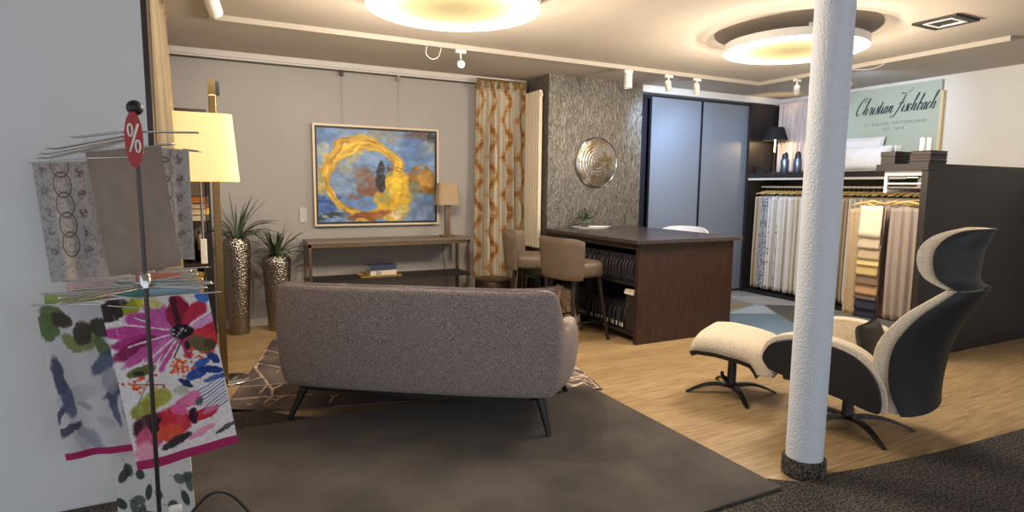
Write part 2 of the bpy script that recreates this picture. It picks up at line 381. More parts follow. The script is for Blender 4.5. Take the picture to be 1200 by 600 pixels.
o = mb.build('patchwork_rug', vcol_mat('patchwork_rug_weave', 0.75, 0.2, 160), fixn=False); paint(o.data, NX, NY, img); o.location = (PX0, PY0, 0)
tag(o, 'blue and grey rug of large triangles lying before the tall wardrobe', 'rug')

# ---------------------------------------------------------------- sofa
t = thing('sofa', 'mauve grey boucle two seat sofa seen from behind on dark splayed legs', 'sofa', (0.991, 3.174, 0), math.atan2(-0.56, 0.829))
half = [(0.825, 0.84, 0.46, 0.09), (0.887, 0.80, 0.53, 0.11), (0.917, 0.62, 0.585, 0.115), (0.922, 0.42, 0.605, 0.115), (0.905, 0.24, 0.595, 0.115), (0.875, 0.14, 0.60, 0.12), (0.855, 0.07, 0.68, 0.125), (0.835, 0.005, 0.83, 0.13), (0.79, -0.045, 0.85, 0.135), (0.55, -0.075, 0.847, 0.14), (0.28, -0.085, 0.848, 0.14), (0.0, -0.088, 0.85, 0.14)]
path = half + [(-a, b, c, d) for a, b, c, d in half[-2::-1]]
def sofa_shell():
    rings = []
    n = len(path)
    for i, (x, y, zt, th) in enumerate(path):
        a = path[max(i - 1, 0)]; b = path[min(i + 1, n - 1)]
        d = Vector((b[0] - a[0], b[1] - a[1], 0)).normalized(); nrm = Vector((d.y, -d.x, 0)) * -1
        c = Vector((x, y, 0))
        if nrm.dot(Vector((x, y - 0.5, 0))) < 0: nrm = -nrm
        zb = 0.225; h = zt - zb
        prof = [(-0.075, zb), (-0.035, zb + 0.03), (-0.012, zb + 0.30 * h), (0.0, zb + 0.62 * h), (-0.012, zt - 0.05), (-0.026, zt - 0.012), (-0.045, zt), (-th + 0.02, zt - 0.006), (-th, zt - 0.035), (-th - 0.015, zb + 0.6 * h), (-th - 0.02, zb + 0.02), (-th - 0.02, zb)]
        rings.append([c + nrm * o + Vector((0, 0, z)) for o, z in prof])
    m = len(rings[0]); mb = MB()
    vs = [v for r in rings for v in r]; f = []
    for i in range(n - 1):
        for k in range(m): f.append((i * m + k, i * m + (k + 1) % m, (i + 1) * m + (k + 1) % m, (i + 1) * m + k))
    f.append(tuple(range(m))); f.append(tuple((n - 1) * m + k for k in range(m - 1, -1, -1)))
    mb._add(vs, f); return mb
sofa_shell().build('upholstered_shell', M['boucle'], t, smooth=True, subsurf=2)
MB().box(-0.735, 0.735, 0.03, 0.80, 0.225, 0.36, 0.03).build('seat_base', M['boucle'], t, smooth=40)
for s in (-1, 1):
    MB().box(min(0, s * 0.735) + 0.004, max(0, s * 0.735) - 0.004, 0.15, 0.85, 0.362, 0.475, 0.045, seg=4).build('seat_cushion', M['boucle'], t, smooth=40)
    MB().box(min(0, s * 0.72) + 0.004, max(0, s * 0.72) - 0.004, 0.06, 0.22, 0.478, 0.815, 0.05, seg=4).build('back_cushion', M['boucle'], t, smooth=40)
pl = [(0.72, 0.78), (0.80, 0.45), (0.76, 0.16), (0.66, 0.03), (0.0, -0.005), (-0.66, 0.03), (-0.76, 0.16), (-0.80, 0.45), (-0.72, 0.78)]
MB().prism(pl, 0.205, 0.226).build('plinth', M['black'], t)['label'] = 'thin black base line under the sofa'
mb = MB(); seam = [(x, y * 1.0 + 0.045, z + 0.002) for x, y, z, th in path[8:-8]]
mb.tube(seam, 0.0045, 6); mb.build('piping', M['boucle'], t, smooth=True)
for (fx, fy, tx, ty) in ((-0.76, 0.0, -0.69, 0.07), (0.77, 0.0, 0.715, 0.07), (0.845, 0.765, 0.76, 0.69), (-0.84, 0.765, -0.75, 0.69)):
    MB().tube([(tx, ty, 0.215), (fx, fy, 0.0 if fy else 0.026)] if fy else [(tx, ty, 0.215), (fx, fy, 0.026)], [0.028, 0.013], 12).build('leg', M['black'], t, smooth=50)['label'] = 'tapered black splayed leg'
def cushion(name, w, h, th, m, parent=None, loc=None, rot=None, n=14):
    def f(sg):
        def g(a, b):
            u, v = 2 * a - 1, 2 * b - 1
            k = (1 - u * u) ** 0.5 * (1 - v * v) ** 0.5
            e = 1 - 0.07 * (1 - abs(u)) * abs(v) ** 3
            x = u * w / 2 * (1 - 0.06 * (1 - v * v) * abs(u)); z = v * h / 2 * (1 - 0.06 * (1 - u * u) * abs(v))
            return (x, sg * th / 2 * k ** 0.75, z + h / 2)
        return g
    return MB().solid_grid(f(-1), f(1), n, n).build(name, m, parent, smooth=True, loc=loc, rot=rot)
M['sofa_cushion'] = mat('brown_pattern_cushion', rgb(120, 88, 74), 0.9, col2=rgb(176, 146, 120), vscale=18, bump=0.3, bscale=160)
o = cushion('throw_cushion', 0.40, 0.36, 0.15, M['sofa_cushion'], loc=(1.012 + 0.829 * 0.58 + 0.56 * 0.31, 3.160 - 0.56 * 0.58 + 0.829 * 0.31, 0.478), rot=(math.radians(14), 0, math.atan2(-0.56, 0.829) + 0.5))
tag(o, 'small rust brown throw cushion standing in the sofa corner by the right arm', 'cushion')

# ---------------------------------------------------------------- island desk
t = thing('consultation_desk', 'high dark wood consulting desk with open shelves of sample books', 'desk', (3.36, 4.16, 0))
MB().box(-0.06, 1.22, -0.05, 1.63, 0.915, 0.95).build('worktop', M['dark_top'], t, bevel=0.004)
MB().box(0, 1.15, 0, 0.04, 0, 0.913).build('end_panel', M['dark_wood'], t)
MB().box(1.11, 1.15, 0.042, 1.62, 0, 0.913).build('side_panel', M['dark_wood'], t)
MB().box(0.36, 0.38, 0.042, 1.62, 0.0, 0.913).build('inner_back_panel', M['shelf_dark'], t)
MB().box(0.0, 0.358, 1.58, 1.62, 0.0, 0.913).build('end_panel', M['dark_wood'], t)
for z in (0.07, 0.525):
    MB().box(0.0, 0.358, 0.042, 1.578, z, z + 0.025).build('shelf', M['shelf_dark'], t)
MB().box(0.0, 0.03, 0.042, 1.578, 0.86, 0.913).build('top_rail', M['dark_wood'], t)
MB().box(0.01, 0.357, 0.80, 0.825, 0.096, 0.524).build('divider', M['shelf_dark'], t)
# sample books
def sample_book(label_low):
    b = thing('sample_book', 'dark fabric sample book with a loop handle standing in the desk shelf', 'sample book', (0, 0, 0), 0, 'sample books in the open shelves of the desk')
    MB().box(0, 0.27, -0.021, 0.021, 0, 0.245, 0.004, seg=1).build('cover', M['book_dark'], b)
    MB().box(0.004, 0.272, -0.015, 0.015, 0.006, 0.24).build('swatches', M['book_cloth'], b)
    mb = MB(); mb.tube([(-0.006 - 0.035 * math.sin(PI * k / 12) ** 0.8, 0, 0.20 - 0.16 * k / 12) for k in range(13)], 0.0035, 6)
    mb.build('handle', M['cord_grey'], b, smooth=True)
    MB().box(-0.0035, -0.0008, -0.011, 0.011, 0.02 if label_low else 0.03, 0.058 if label_low else 0.046).build('label', M['paper'] if label_low else M['cord_grey'], b)
    return b
M['book_dark'] = mat('sample_cover', rgb(30, 27, 34), 0.55)
M['book_cloth'] = mat('sample_cloth', rgb(74, 66, 76), 0.9, var=0.3, vscale=30)
M['cord_grey'] = mat('grey_loop', rgb(96, 92, 98), 0.4, metal=0.5)
M['book_blue'] = mat('sample_cover_blue', rgb(34, 38, 58), 0.55); M['book_brown'] = mat('sample_cover_brown', rgb(50, 40, 38), 0.6)
first = {}
rs = random.Random(3)
for row, (z0, low) in enumerate(((0.552, 0), (0.097, 1))):
    y = 0.085
    while y < 1.54:
        if row == 1 and (0.77 < y < 0.86 or y < 0.24):
            y += 0.02; continue
        if low not in first:
            first[low] = sample_book(low); q = first[low]; q.location = (3.36 + 0.03, 4.16 + y, z0)
        else: q = dup(first[low], (3.36 + 0.03 + rs.uniform(0, 0.02), 4.16 + y, z0), rs.uniform(-0.03, 0.03))
        y += rs.uniform(0.047, 0.056)
for k, (zz, c, ln, lb) in enumerate(((0.3, 'paper', 0.19, 'cream magazine lying under the top one on a sample box in the desk shelf'), (0.325, 'pages', 0.2, 'pale beige magazine lying topmost on the sample box in the desk shelf'))):
    mb = MB(); mb.box(-0.02, 0.24, -0.065, 0.065, 0, 0.022, 0.003, seg=1); o = mb.build('magazine', M[c]); o.location = (3.38, 4.29 - 0.01 * k, 0.441 + 0.0235 * k - 0.0005); tag(o, lb, 'magazine')
b = thing('sample_box', 'dark upright sample box below the magazines inside the desk', 'box', (3.385, 4.29, 0.097))
MB().box(0, 0.26, -0.07, 0.07, 0, 0.343, 0.004, seg=1).build('case', M['book_brown'], b)
mb = MB(); mb.tube([(-0.006 - 0.04 * math.sin(PI * k / 12) ** 0.8, 0.02, 0.25 - 0.16 * k / 12) for k in range(13)], 0.0035, 6); mb.build('handle', M['cord_grey'], b, smooth=True)

# oval tray and small plant on the desk
mb = MB(); S = Matrix.Diagonal((1.0, 0.42, 1, 1)); mb.lathe([(0.0, 0.004), (0.22, 0.004), (0.245, 0.018), (0.25, 0.018), (0.225, 0.0), (0.0, 0.0)], 48, M=S, caps=False)
o = mb.build('oval_tray', M['white'], smooth=50); o.location = (3.85, 5.62, 0.9505); o.rotation_euler = (0, 0, -0.15); tag(o, 'flat white oval tray on the far end of the desk', 'tray')
M['glass'] = mat('clear_glass', (0.9, 0.95, 0.92, 1), 0.03); M['glass'].node_tree.nodes['Principled BSDF'].inputs['Transmission Weight'].default_value = 0.9
t = thing('glass_jar', 'little round clear glass jar holding a green plant on the white tray', 'jar', (3.76, 5.62, 0.956))
MB().lathe([(0.02, 0.0), (0.045, 0.006), (0.056, 0.045), (0.05, 0.085), (0.04, 0.1), (0.043, 0.104), (0.037, 0.1), (0.045, 0.085), (0.051, 0.045), (0.041, 0.01), (0, 0.006)], 32, caps=False).build('bowl', M['glass'], t, smooth=True)
MB().lathe([(0.0, 0.008), (0.04, 0.012), (0.048, 0.04), (0.0, 0.05)], 24, caps=False).build('soil', M['soil'], t, smooth=True)
rs = random.Random(5); mb = MB()
for k in range(90):
    a = rs.uniform(0, 2 * PI); r = rs.uniform(0.005, 0.085); z = rs.uniform(0.08, 0.215) - r * 0.5
    c = Vector((r * math.cos(a), r * math.sin(a), z)); mb.tube([(0, 0, 0.04), c], 0.0016, 4)
    R = Matrix.Translation(c) @ Matrix.Rotation(a, 4, 'Z') @ Matrix.Rotation(rs.uniform(-0.6, 0.5), 4, 'Y')
    mb._add([(-0.014, 0, 0), (0.0, -0.014, 0.004), (0.026, 0, -0.012), (0.0, 0.014, 0.004)], [(0, 1, 2, 3)], R)
o = mb.build('small_plant', M['leaf'], fixn=False); o.location = (3.76, 5.62, 0.956); tag(o, 'small bushy green plant in the glass jar on the desk', 'plant')

# ---------------------------------------------------------------- bar stools
def make_stool(lab):
    t = thing('bar_stool', lab, 'bar stool', (0, 0, 0), 0, 'taupe leather bar stools at the desk')
    mb = MB()
    def seat(a, b):
        th = 2 * PI * a; c, s = math.cos(th), math.sin(th)
        R = 0.225 / (abs(c) ** 3.2 + abs(s) ** 3.2) ** (1 / 3.2)
        prof = [(0.0, 0.60), (0.9, 0.60), (0.985, 0.612), (1.0, 0.66), (0.985, 0.705), (0.9, 0.732), (0.55, 0.742), (0.0, 0.745)]
        k = b * (len(prof) - 1); i = min(int(k), len(prof) - 2); f = k - i
        r = prof[i][0] * (1 - f) + prof[i + 1][0] * f; z = prof[i][1] * (1 - f) + prof[i + 1][1] * f
        return (c * R * r, s * R * r, z)
    mb.grid(seat, 40, 14); bmesh.ops.remove_doubles(mb.bm, verts=mb.bm.verts[:], dist=1e-5)
    mb.build('seat', M['leather'], t, smooth=60)
    def sh(off):
        def g(a, b):
            th = PI + (a - 0.5) * math.radians(126); zz = 0.585 + b * (0.375 - 0.03 * abs(2 * a - 1) ** 6)
            fl = 0.228 + 0.03 * b + off
            c, s = math.cos(th), math.sin(th); R = fl / (abs(c) ** 3.6 + abs(s) ** 3.6) ** (1 / 3.6)
            rd = 0.012 * (max(0, abs(2 * b - 1) - 0.85) / 0.15) * (1 if off > 0.01 else -1)
            return (c * (R - rd), s * (R - rd), zz)
        return g
    MB().solid_grid(sh(0.0), sh(0.042), 26, 12).build('backrest', M['leather'], t, smooth=50)
    for (x, y) in ((0.15, 0.15), (0.15, -0.15), (-0.15, 0.15), (-0.15, -0.15)):
        MB().tube([(x, y, 0.601), (x * 1.48, y * 1.48, 0)], [0.024, 0.014], 10).build('leg', M['stool_leg'], t, smooth=50)
    k = 1.34 * 0.15
    for (p, q) in (((k, k), (k, -k)), ((k, -k), (-k, -k)), ((-k, -k), (-k, k)), ((-k, k), (k, k))):
        MB().tube([(p[0], p[1], 0.19), (q[0], q[1], 0.19)], 0.008, 8).build('footrest_bar', M['black_metal'], t, smooth=50)
    return t
st = make_stool('nearer taupe leather bar stool in front of the desk, behind the sofa corner')
st.location = (3.0, 4.62, 0); st.rotation_euler = (0, 0, math.radians(8))
dup(st, (2.92, 5.30, 0), math.radians(-38), 'farther taupe leather bar stool at the desk near the gold patterned curtain')

# things beside the desk
M['pattern_cushion'] = mat('cream_pattern_cushion', rgb(206, 190, 160), 0.9, col2=rgb(150, 128, 98), vscale=14, bump=0.2, bscale=120, ramp=(0.5, 0.56))
o = cushion('floor_cushion', 0.42, 0.42, 0.16, M['pattern_cushion'], loc=(3.225, 5.02, 0.0), rot=(math.radians(-12), 0, math.radians(80))); tag(o, 'cream patterned cushion leaning on the desk shelves behind the stools', 'cushion')
def drum_table(lab, loc, r, h, m):
    t = thing('drum_side_table', lab, 'side table', loc)
    MB().lathe([(r * 0.97, 0), (r, 0.01), (r, h - 0.03), (r * 0.985, h - 0.02)], 48).build('body', m, t, smooth=50)
    MB().lathe([(0, h - 0.0195), (r * 0.99, h - 0.0195), (r * 1.02, h - 0.014), (r * 1.02, h - 0.004), (r * 0.99, h), (0, h)], 48, caps=False).build('tabletop', m, t, smooth=50)
M['drum_bronze'] = mat('dark_bronze', rgb(92, 78, 64), 0.35, metal=0.8, var=0.1, vscale=20)
drum_table('wide dark bronze drum side table before the gold curtain', (2.76, 5.92, 0), 0.2, 0.40, M['drum_bronze'])
M['drum_black'] = mat('gloss_black_drum', rgb(34, 34, 37), 0.25, metal=0.5)
drum_table('narrow glossy black drum side table beneath the farther bar stool', (3.17, 5.64, 0), 0.125, 0.44, M['drum_black'])

# white chair on the far side of the desk
t = thing('white_chair', 'white moulded chair whose curved back top shows over the desk', 'chair', (4.95, 5.36, 0), math.radians(215))
def wsh(off):
    def g(a, b):
        th = PI + (a - 0.5) * math.radians(170); R = 0.235 + 0.05 * b + off
        return (0.85 * R * math.cos(th) - 0.02, R * math.sin(th), 0.45 + b * (0.505 - 0.10 * abs(2 * a - 1) ** 3))
    return g
M['white_shell'] = mat('white_ribbed_shell', rgb(228, 230, 234), 0.4, bump=0.3, bscale=50, stretch=(1, 1, 0.05))
MB().solid_grid(wsh(0), wsh(0.022), 30, 8).build('backrest', M['white_shell'], t, smooth=50)
MB().lathe([(0, 0.43), (0.22, 0.43), (0.25, 0.45), (0.24, 0.475), (0, 0.485)], 40, caps=False).build('seat', M['white_shell'], t, smooth=50)
for x, y in ((0.13, 0.13), (0.13, -0.13), (-0.13, 0.13), (-0.13, -0.13)):
    MB().tube([(x, y, 0.432), (x * 1.6, y * 1.6, 0.011)], [0.017, 0.011], 10).build('leg', M['white_metal'], t, smooth=50)
# ---------------------------------------------------------------- console table and what stands on it
t = thing('console_table', 'long slim bronze framed console table with a dark lower shelf by the back wall', 'console table', (0, 0, 0))
X0, X1, Y0, Y1 = 0.82, 2.49, 5.93, 6.29
MB().box(X0 - 0.01, X1 + 0.01, Y0 - 0.01, Y1 + 0.01, 0.835, 0.86).build('tabletop', mat('taupe_oak_top', rgb(112, 100, 88), 0.4, var=0.12, vscale=4, stretch=(1, 9, 9)), t, bevel=0.003)
mb = MB(); mb.box(X0, X1, Y0, Y0 + 0.025, 0.80, 0.834); mb.box(X0, X1, Y1 - 0.025, Y1, 0.80, 0.834); mb.box(X0, X0 + 0.025, Y0, Y1, 0.80, 0.834); mb.box(X1 - 0.025, X1, Y0, Y1, 0.80, 0.834); mb.build('frame', M['brass_dull'], t) if 'brass_dull' in M else mb.build('frame', M['bronze'], t)
for x in (X0, X1 - 0.03):
    for y in (Y0, Y1 - 0.03): MB().box(x, x + 0.03, y, y + 0.03, 0, 0.80).build('leg', M['bronze'], t, bevel=0.003)
MB().box(X0 - 0.005, X1 + 0.005, Y0 - 0.005, Y1 + 0.005, 0.45, 0.475).build('lower_shelf', M['shelf_dark'], t)
t = thing('table_lamp', 'table lamp with taupe shade and slim metal stem on the console table', 'lamp', (2.30, 6.12, 0.86))
MB().box(-0.075, 0.075, -0.06, 0.06, 0.0, 0.018, 0.004).build('base', M['bronze'], t)
MB().box(-0.028, 0.028, -0.018, 0.018, 0.0185, 0.38, 0.004).build('stem', M['bronze'], t)
def shade(w0, w1, d0, d1, z0, z1, th=0.004, n=4.0):
    def g(off):
        def f(a, b):
            th_ = 2 * PI * a; c, s = math.cos(th_), math.sin(th_); k = (abs(c) ** n + abs(s) ** n) ** (-1 / n)
            return ((w0 + (w1 - w0) * b - off) * k * c, (d0 + (d1 - d0) * b - off) * k * s, z0 + (z1 - z0) * b)
        return f
    mb = MB(); mb.solid_grid(g(0), g(th), 64, 4); bmesh.ops.remove_doubles(mb.bm, verts=mb.bm.verts[:], dist=1e-6); return mb
shade(0.13, 0.11, 0.09, 0.075, 0.345, 0.58).build('lamp_shade', M['tan_shade'], t, smooth=40)
mb = MB(); mb.tube([(0.03, 0.05, 0.01), (0.03, 0.12, 0.005), (0.03, 0.19, -0.02), (0.02, 0.2, -0.2), (0.04, 0.2, -0.34), (0.1, 0.2, -0.84)], 0.004, 6)
mb.build('cord', M['black'], t, smooth=True)
t = thing('gold_tray', 'shallow gold tray holding two books on the console lower shelf', 'tray', (1.54, 6.1, 0.4755))
MB().box(-0.21, 0.21, -0.1, 0.1, 0, 0.006).build('tray_base', M['lipped_gold'], t)
mb = MB()
for a in ((-0.21, 0.21, -0.103, -0.097), (-0.21, 0.21, 0.097, 0.103), (-0.213, -0.207, -0.103, 0.103), (0.207, 0.213, -0.103, 0.103)): mb.box(a[0], a[1], a[2], a[3], 0.0, 0.016)
mb.build('rim', M['lipped_gold'], t)
def book(name, lab, cover, w, d, h, loc, rz=0, parts=True, group=None, spine='y'):
    t = thing(name, lab, 'book', loc, rz, group)
    c = 0.003
    mb = MB(); mb.box(-w / 2, w / 2, -d / 2, d / 2, 0, c); mb.box(-w / 2, w / 2, -d / 2, d / 2, h - c, h)
    if spine == 'y': mb.box(-w / 2, w / 2, -d / 2, -d / 2 + c, c, h - c)
    else: mb.box(w / 2 - c, w / 2, -d / 2, d / 2, c, h - c)
    mb.build('cover', cover, t)
    if spine == 'y': MB().box(-w / 2 + 0.004, w / 2 - 0.004, -d / 2 + c, d / 2 - 0.004, c, h - c).build('pages', M['pages'], t)
    else: MB().box(-w / 2 + 0.004, w / 2 - c, -d / 2 + 0.004, d / 2 - 0.004, c, h - c).build('pages', M['pages'], t)
    return t
C = lambda n, r, g, b, ro=0.5: mat(n, rgb(r, g, b), ro)
bk = book('book', 'thick cream white book lying under a blue one on the gold tray', C('cream_cover', 214, 204, 184), 0.27, 0.19, 0.06, (1.56, 6.1, 0.482))
mb = MB()
for k in range(3): mb.box(-0.075 + 0.02 * k, -0.066 + 0.02 * k, -0.0968, -0.0952, 0.012, 0.05)
mb.build('spine_marks', C('spine_ink', 90, 84, 74), bk)
book('book', 'dark blue book lying on top of the cream book on the gold tray', C('navy_cover', 52, 62, 88), 0.28, 0.2, 0.05, (1.55, 6.1, 0.5425), 0.04)

# ---------------------------------------------------------------- abstract painting
t = thing('framed_painting', 'large abstract painting with a yellow ring on blue in a thin pale frame', 'painting', (0.94, 6.325, 0.985))
PWd, PHt = 1.33, 1.035
mb = MB()
for a in ((0, PWd, 0, 0.02), (0, PWd, PHt - 0.02, PHt), (0, 0.02, 0.02, PHt - 0.02), (PWd - 0.02, PWd, 0.02, PHt - 0.02)): mb.box(a[0], a[1], -0.025, 0.02, a[2], a[3])
mb.build('frame', mat('pale_oak_frame', rgb(208, 190, 166), 0.45), t)['label'] = 'thin pale frame'
MB().box(0.02, PWd - 0.02, 0.0, 0.018, 0.02, PHt - 0.02).build('backing', M['black'], t)
NX, NY = 300, 230
u, v = np.meshgrid(np.linspace(0, 1, NX + 1), np.linspace(0, 1, NY + 1))   # v up
asp = 1.29; x = u * asp
n1 = vnoise(u * 6, v * 5, 21, 5); n2 = vnoise(u * 20 + 5, v * 20, 22, 4); n3 = vnoise(u * 9 + 2, v * 40, 23, 3); n4 = vnoise(u * 50, v * 9, 24, 3)
img = np.zeros((NY + 1, NX + 1, 3)); img[:] = (92, 130, 184)
img = blend(img, np.clip((n1 - 0.5) * 5, 0, 1) * 0.7, (136, 158, 190)); img = blend(img, np.clip((0.44 - n1) * 6, 0, 1) * 0.7, (78, 104, 150))
def patch(cx, cy, a, b, ang, col, amt=1.0, rough=0.5, sd=21, soft=0.35):
    global img
    w = vnoise(u * 11 + sd, v * 11, sd, 4) - 0.5
    m = ell(x + w * rough * 0.3, v + w * rough * 0.3, cx * asp, cy, a, b, ang, soft)
    img = blend(img, m * amt * np.clip(0.55 + 1.3 * (n3 - 0.25), 0.25, 1), col)
patch(0.55, 0.95, 0.22, 0.10, 0, (150, 142, 120), 0.8, sd=2); patch(0.84, 0.95, 0.2, 0.07, 0, (92, 62, 44), 0.9, sd=3); patch(0.97, 0.95, 0.07, 0.08, 0, (26, 24, 24), 1, sd=4)
patch(0.93, 0.82, 0.14, 0.09, 0.4, (150, 150, 140), 0.7, sd=5); patch(0.78, 0.78, 0.2, 0.14, 0.3, (88, 118, 172), 0.7, sd=6)
patch(0.90, 0.45, 0.30, 0.17, 0, (138, 98, 40), 1.3, 0.8, sd=7, soft=0.25); patch(0.9, 0.46, 0.16, 0.09, 0, (196, 148, 44), 0.8, 1.0, sd=8); patch(0.80, 0.36, 0.1, 0.12, 0, (110, 122, 110), 0.8, sd=9)
patch(0.86, 0.13, 0.26, 0.13, 0, (120, 140, 172), 0.9, sd=10); patch(0.08, 0.2, 0.14, 0.12, 0, (40, 78, 150), 1, sd=11); patch(0.1, 0.06, 0.18, 0.04, 0, (34, 46, 50), 0.9, sd=12); patch(0.07, 0.08, 0.05, 0.02, 0, (206, 204, 190), 0.9, sd=13)
patch(0.05, 0.7, 0.07, 0.16, 0, (176, 176, 160), 0.8, sd=14); patch(0.03, 0.45, 0.06, 0.2, 0, (190, 158, 66), 0.8, sd=15)
patch(0.28, 0.5, 0.24, 0.3, 0, (122, 144, 176), 0.9, sd=16); patch(0.24, 0.6, 0.09, 0.1, 0, (158, 156, 128), 0.7, sd=17); patch(0.38, 0.42, 0.17, 0.2, 0, (120, 78, 48), 0.8, 0.9, sd=18); patch(0.40, 0.32, 0.15, 0.1, 0, (122, 74, 50), 0.9, 0.9, sd=19); patch(0.28, 0.72, 0.14, 0.05, 0.1, (206, 170, 60), 0.6, 1, sd=20)
# the ring
ringc = (0.385 * asp, 0.47); wob = (vnoise(u * 7, v * 7, 31, 4) - 0.5) * 0.13
rr = np.hypot((x - ringc[0]) / 1.0, (v - ringc[1]) / 0.93) + wob; th = np.arctan2(v - ringc[1], x - ringc[0])
wd = np.interp(th, [-3.15, -2.4, -1.6, -0.7, 0, 0.9, 1.6, 2.3, 3.15], [0.055, 0.045, 0.05, 0.1, 0.09, 0.06, 0.09, 0.085, 0.055])
stroke = np.clip((wd - np.abs(rr - 0.40)) / 0.025, 0, 1)
streak = vnoise(rr * 60, th * 3 + 9, 32, 3)
img = blend(img, stroke * 0.95, (200, 154, 36)); img = blend(img, stroke * np.clip((streak - 0.5) * 5, 0, 1) * 0.8, (228, 194, 70)); img = blend(img, stroke * np.clip((0.42 - streak) * 6, 0, 1) * 0.8, (142, 98, 30))
patch(0.63, 0.28, 0.21, 0.29, 0.0, (208, 168, 36), 1, 0.4, sd=33, soft=0.15); patch(0.66, 0.4, 0.1, 0.12, 0.0, (232, 202, 46), 0.9, 0.6, sd=34); patch(0.56, 0.24, 0.05, 0.16, 0.2, (150, 140, 60), 0.6, sd=35)
patch(0.42, 0.07, 0.26, 0.06, 0.15, (132, 70, 32), 1, 0.5, sd=36); patch(0.27, 0.1, 0.12, 0.04, -0.4, (120, 72, 36), 0.9, sd=37); patch(0.64, 0.08, 0.13, 0.03, 0.1, (214, 204, 178), 0.9, 0.8, sd=38); patch(0.36, 0.03, 0.14, 0.02, -0.1, (206, 170, 70), 0.9, sd=39)
patch(0.52, 0.49, 0.055, 0.19, -0.05, (20, 24, 40), 1, 0.2, sd=40, soft=0.12); patch(0.51, 0.44, 0.04, 0.12, 0.05, (20, 24, 40), 1, 0.2, sd=44, soft=0.12); patch(0.57, 0.57, 0.06, 0.03, 0, (110, 50, 36), 0.9, 0.8, sd=41)
for pts in (((0.36, 0.42), (0.52, 0.6), (0.7, 0.55), (0.82, 0.6)), ((0.46, 0.6), (0.56, 0.55), (0.66, 0.6), (0.78, 0.54)), ((0.5, 0.62), (0.6, 0.5), (0.62, 0.62), (0.72, 0.5))):
    img = blend(img, np.clip((0.004 - seg_dist(x, v, [(a * asp, b) for a, b in pts])) / 0.002, 0, 1) * 0.8, (60, 46, 40))
img = img * (0.78 + 0.40 * n2)[..., None]
edge = np.minimum(np.minimum(u, 1 - u) * PWd, np.minimum(v, 1 - v) * PHt); img = blend(img, (edge < 0.016) * 1.0, (22, 20, 22))
mb = MB(); mb.grid(lambda a, b: (0.026 + a * (PWd - 0.052), -0.004 - 0.002 * mnoise.noise(Vector((a * 40, b * 30, 0))), 0.026 + b * (PHt - 0.052)), NX, NY, flip=True)
o = mb.build('canvas', vcol_mat('oil_paint', 0.5, 0.35, 140, bdist=0.003), t, fixn=False, smooth=True); paint(o.data, NX, NY, img)
for k, x_ in enumerate((1.24, 1.83)):
    t = thing('picture_hook', ('left' if k == 0 else 'right') + ' one of two small hooks on the picture rail above the painting', 'hook', (x_, 6.31, 2.5))
    MB().box(-0.018, 0.018, -0.01, 0.012, 0.0, 0.06, 0.004).build('clip', M['rail_dark' if k == 0 else 'steel'], t)
    MB().tube([(0, 0.02, 0.0), (0, 0.022, -0.49)], 0.0012, 5).build('wire', M['steel'], t)
t = thing('wall_outlet', 'white double wall outlet plate beside the left edge of the painting', 'outlet', (0.835, 6.36, 1.10))
MB().box(-0.035, 0.035, -0.012, 0, -0.075, 0.075, 0.003).build('plate', M['plug'], t)
for z in (-0.035, 0.035):
    MB().lathe([(0, -0.001), (0.02, -0.001), (0.023, 0.003)], 24, M=Matrix.Translation((0, -0.0125, z)) @ Matrix.Rotation(PI / 2, 4, 'X'), caps=False).build('socket', M['trim'], t)

# ---------------------------------------------------------------- vases with strap-leaf plants
def vase(lab, loc, h, r):
    t = thing('floor_vase', lab, 'vase', loc)
    prof = [(r * 0.66, 0), (r * 0.70, 0.012), (r * 0.80, h * 0.3), (r * 0.92, h * 0.62), (r * 1.0, h * 0.86), (r * 0.99, h * 0.93), (r * 0.9, h * 0.975), (r * 0.74, h * 0.992), (r * 0.7, h), (r * 0.66, h * 0.995), (r * 0.64, h * 0.96), (0, h * 0.95)]
    MB().lathe(prof, 56, caps=False).build('body', M['vase'], t, smooth=True)
    MB().lathe([(0, h * 0.952), (r * 0.62, h * 0.955)], 24, caps=False).build('soil', M['soil'], t)
    return t
def strap_plant(lab, loc, n, ln, sd, spread):
    rs = random.Random(sd); mb = MB()
    for k in range(n):
        a = rs.uniform(0, 2 * PI); e = rs.uniform(0.12, 1.0) * spread; L = ln * rs.uniform(0.65, 1.1); w = rs.uniform(0.010, 0.016)
        d = Vector((math.cos(a), math.sin(a) * (0.5 if math.sin(a) > 0 else 1), 0)); sd_ = Vector((-d.y, d.x, 0)); p = d * rs.uniform(0, 0.04); el = PI / 2 - e * 0.55; rows = []
        for i in range(9):
            f = i / 8; ww = w * (0.55 + 1.2 * f) * (1 - f) ** 0.6 + 0.0008
            rows.append((p - sd_ * ww, p + Vector((0, 0, -ww * 0.5)), p + sd_ * ww))
            p = p + (d * math.cos(el) + Vector((0, 0, math.sin(el)))) * (L / 8); el -= e * 0.16
        v = [q for r in rows for q in r]; f = []
        for i in range(8):
            for j in range(2): f.append((i * 3 + j, i * 3 + j + 1, i * 3 + j + 4, i * 3 + j + 3))
        mb._add(v, f)
    o = mb.build('strap_leaf_plant', M['leaf'], smooth=True, fixn=False, loc=loc); return tag(o, lab, 'plant')
vase('taller hammered metal floor vase beside the floor lamp', (0.20, 6.08, 0), 0.915, 0.122)
strap_plant('spiky green plant growing out of the taller metal vase', (0.20, 6.08, 0.87), 46, 0.46, 4, 1.5)
vase('shorter hammered metal floor vase next to the console table', (0.545, 6.10, 0), 0.735, 0.132)
strap_plant('spiky green plant growing out of the shorter metal vase', (0.545, 6.10, 0.70), 46, 0.36, 9, 1.5)

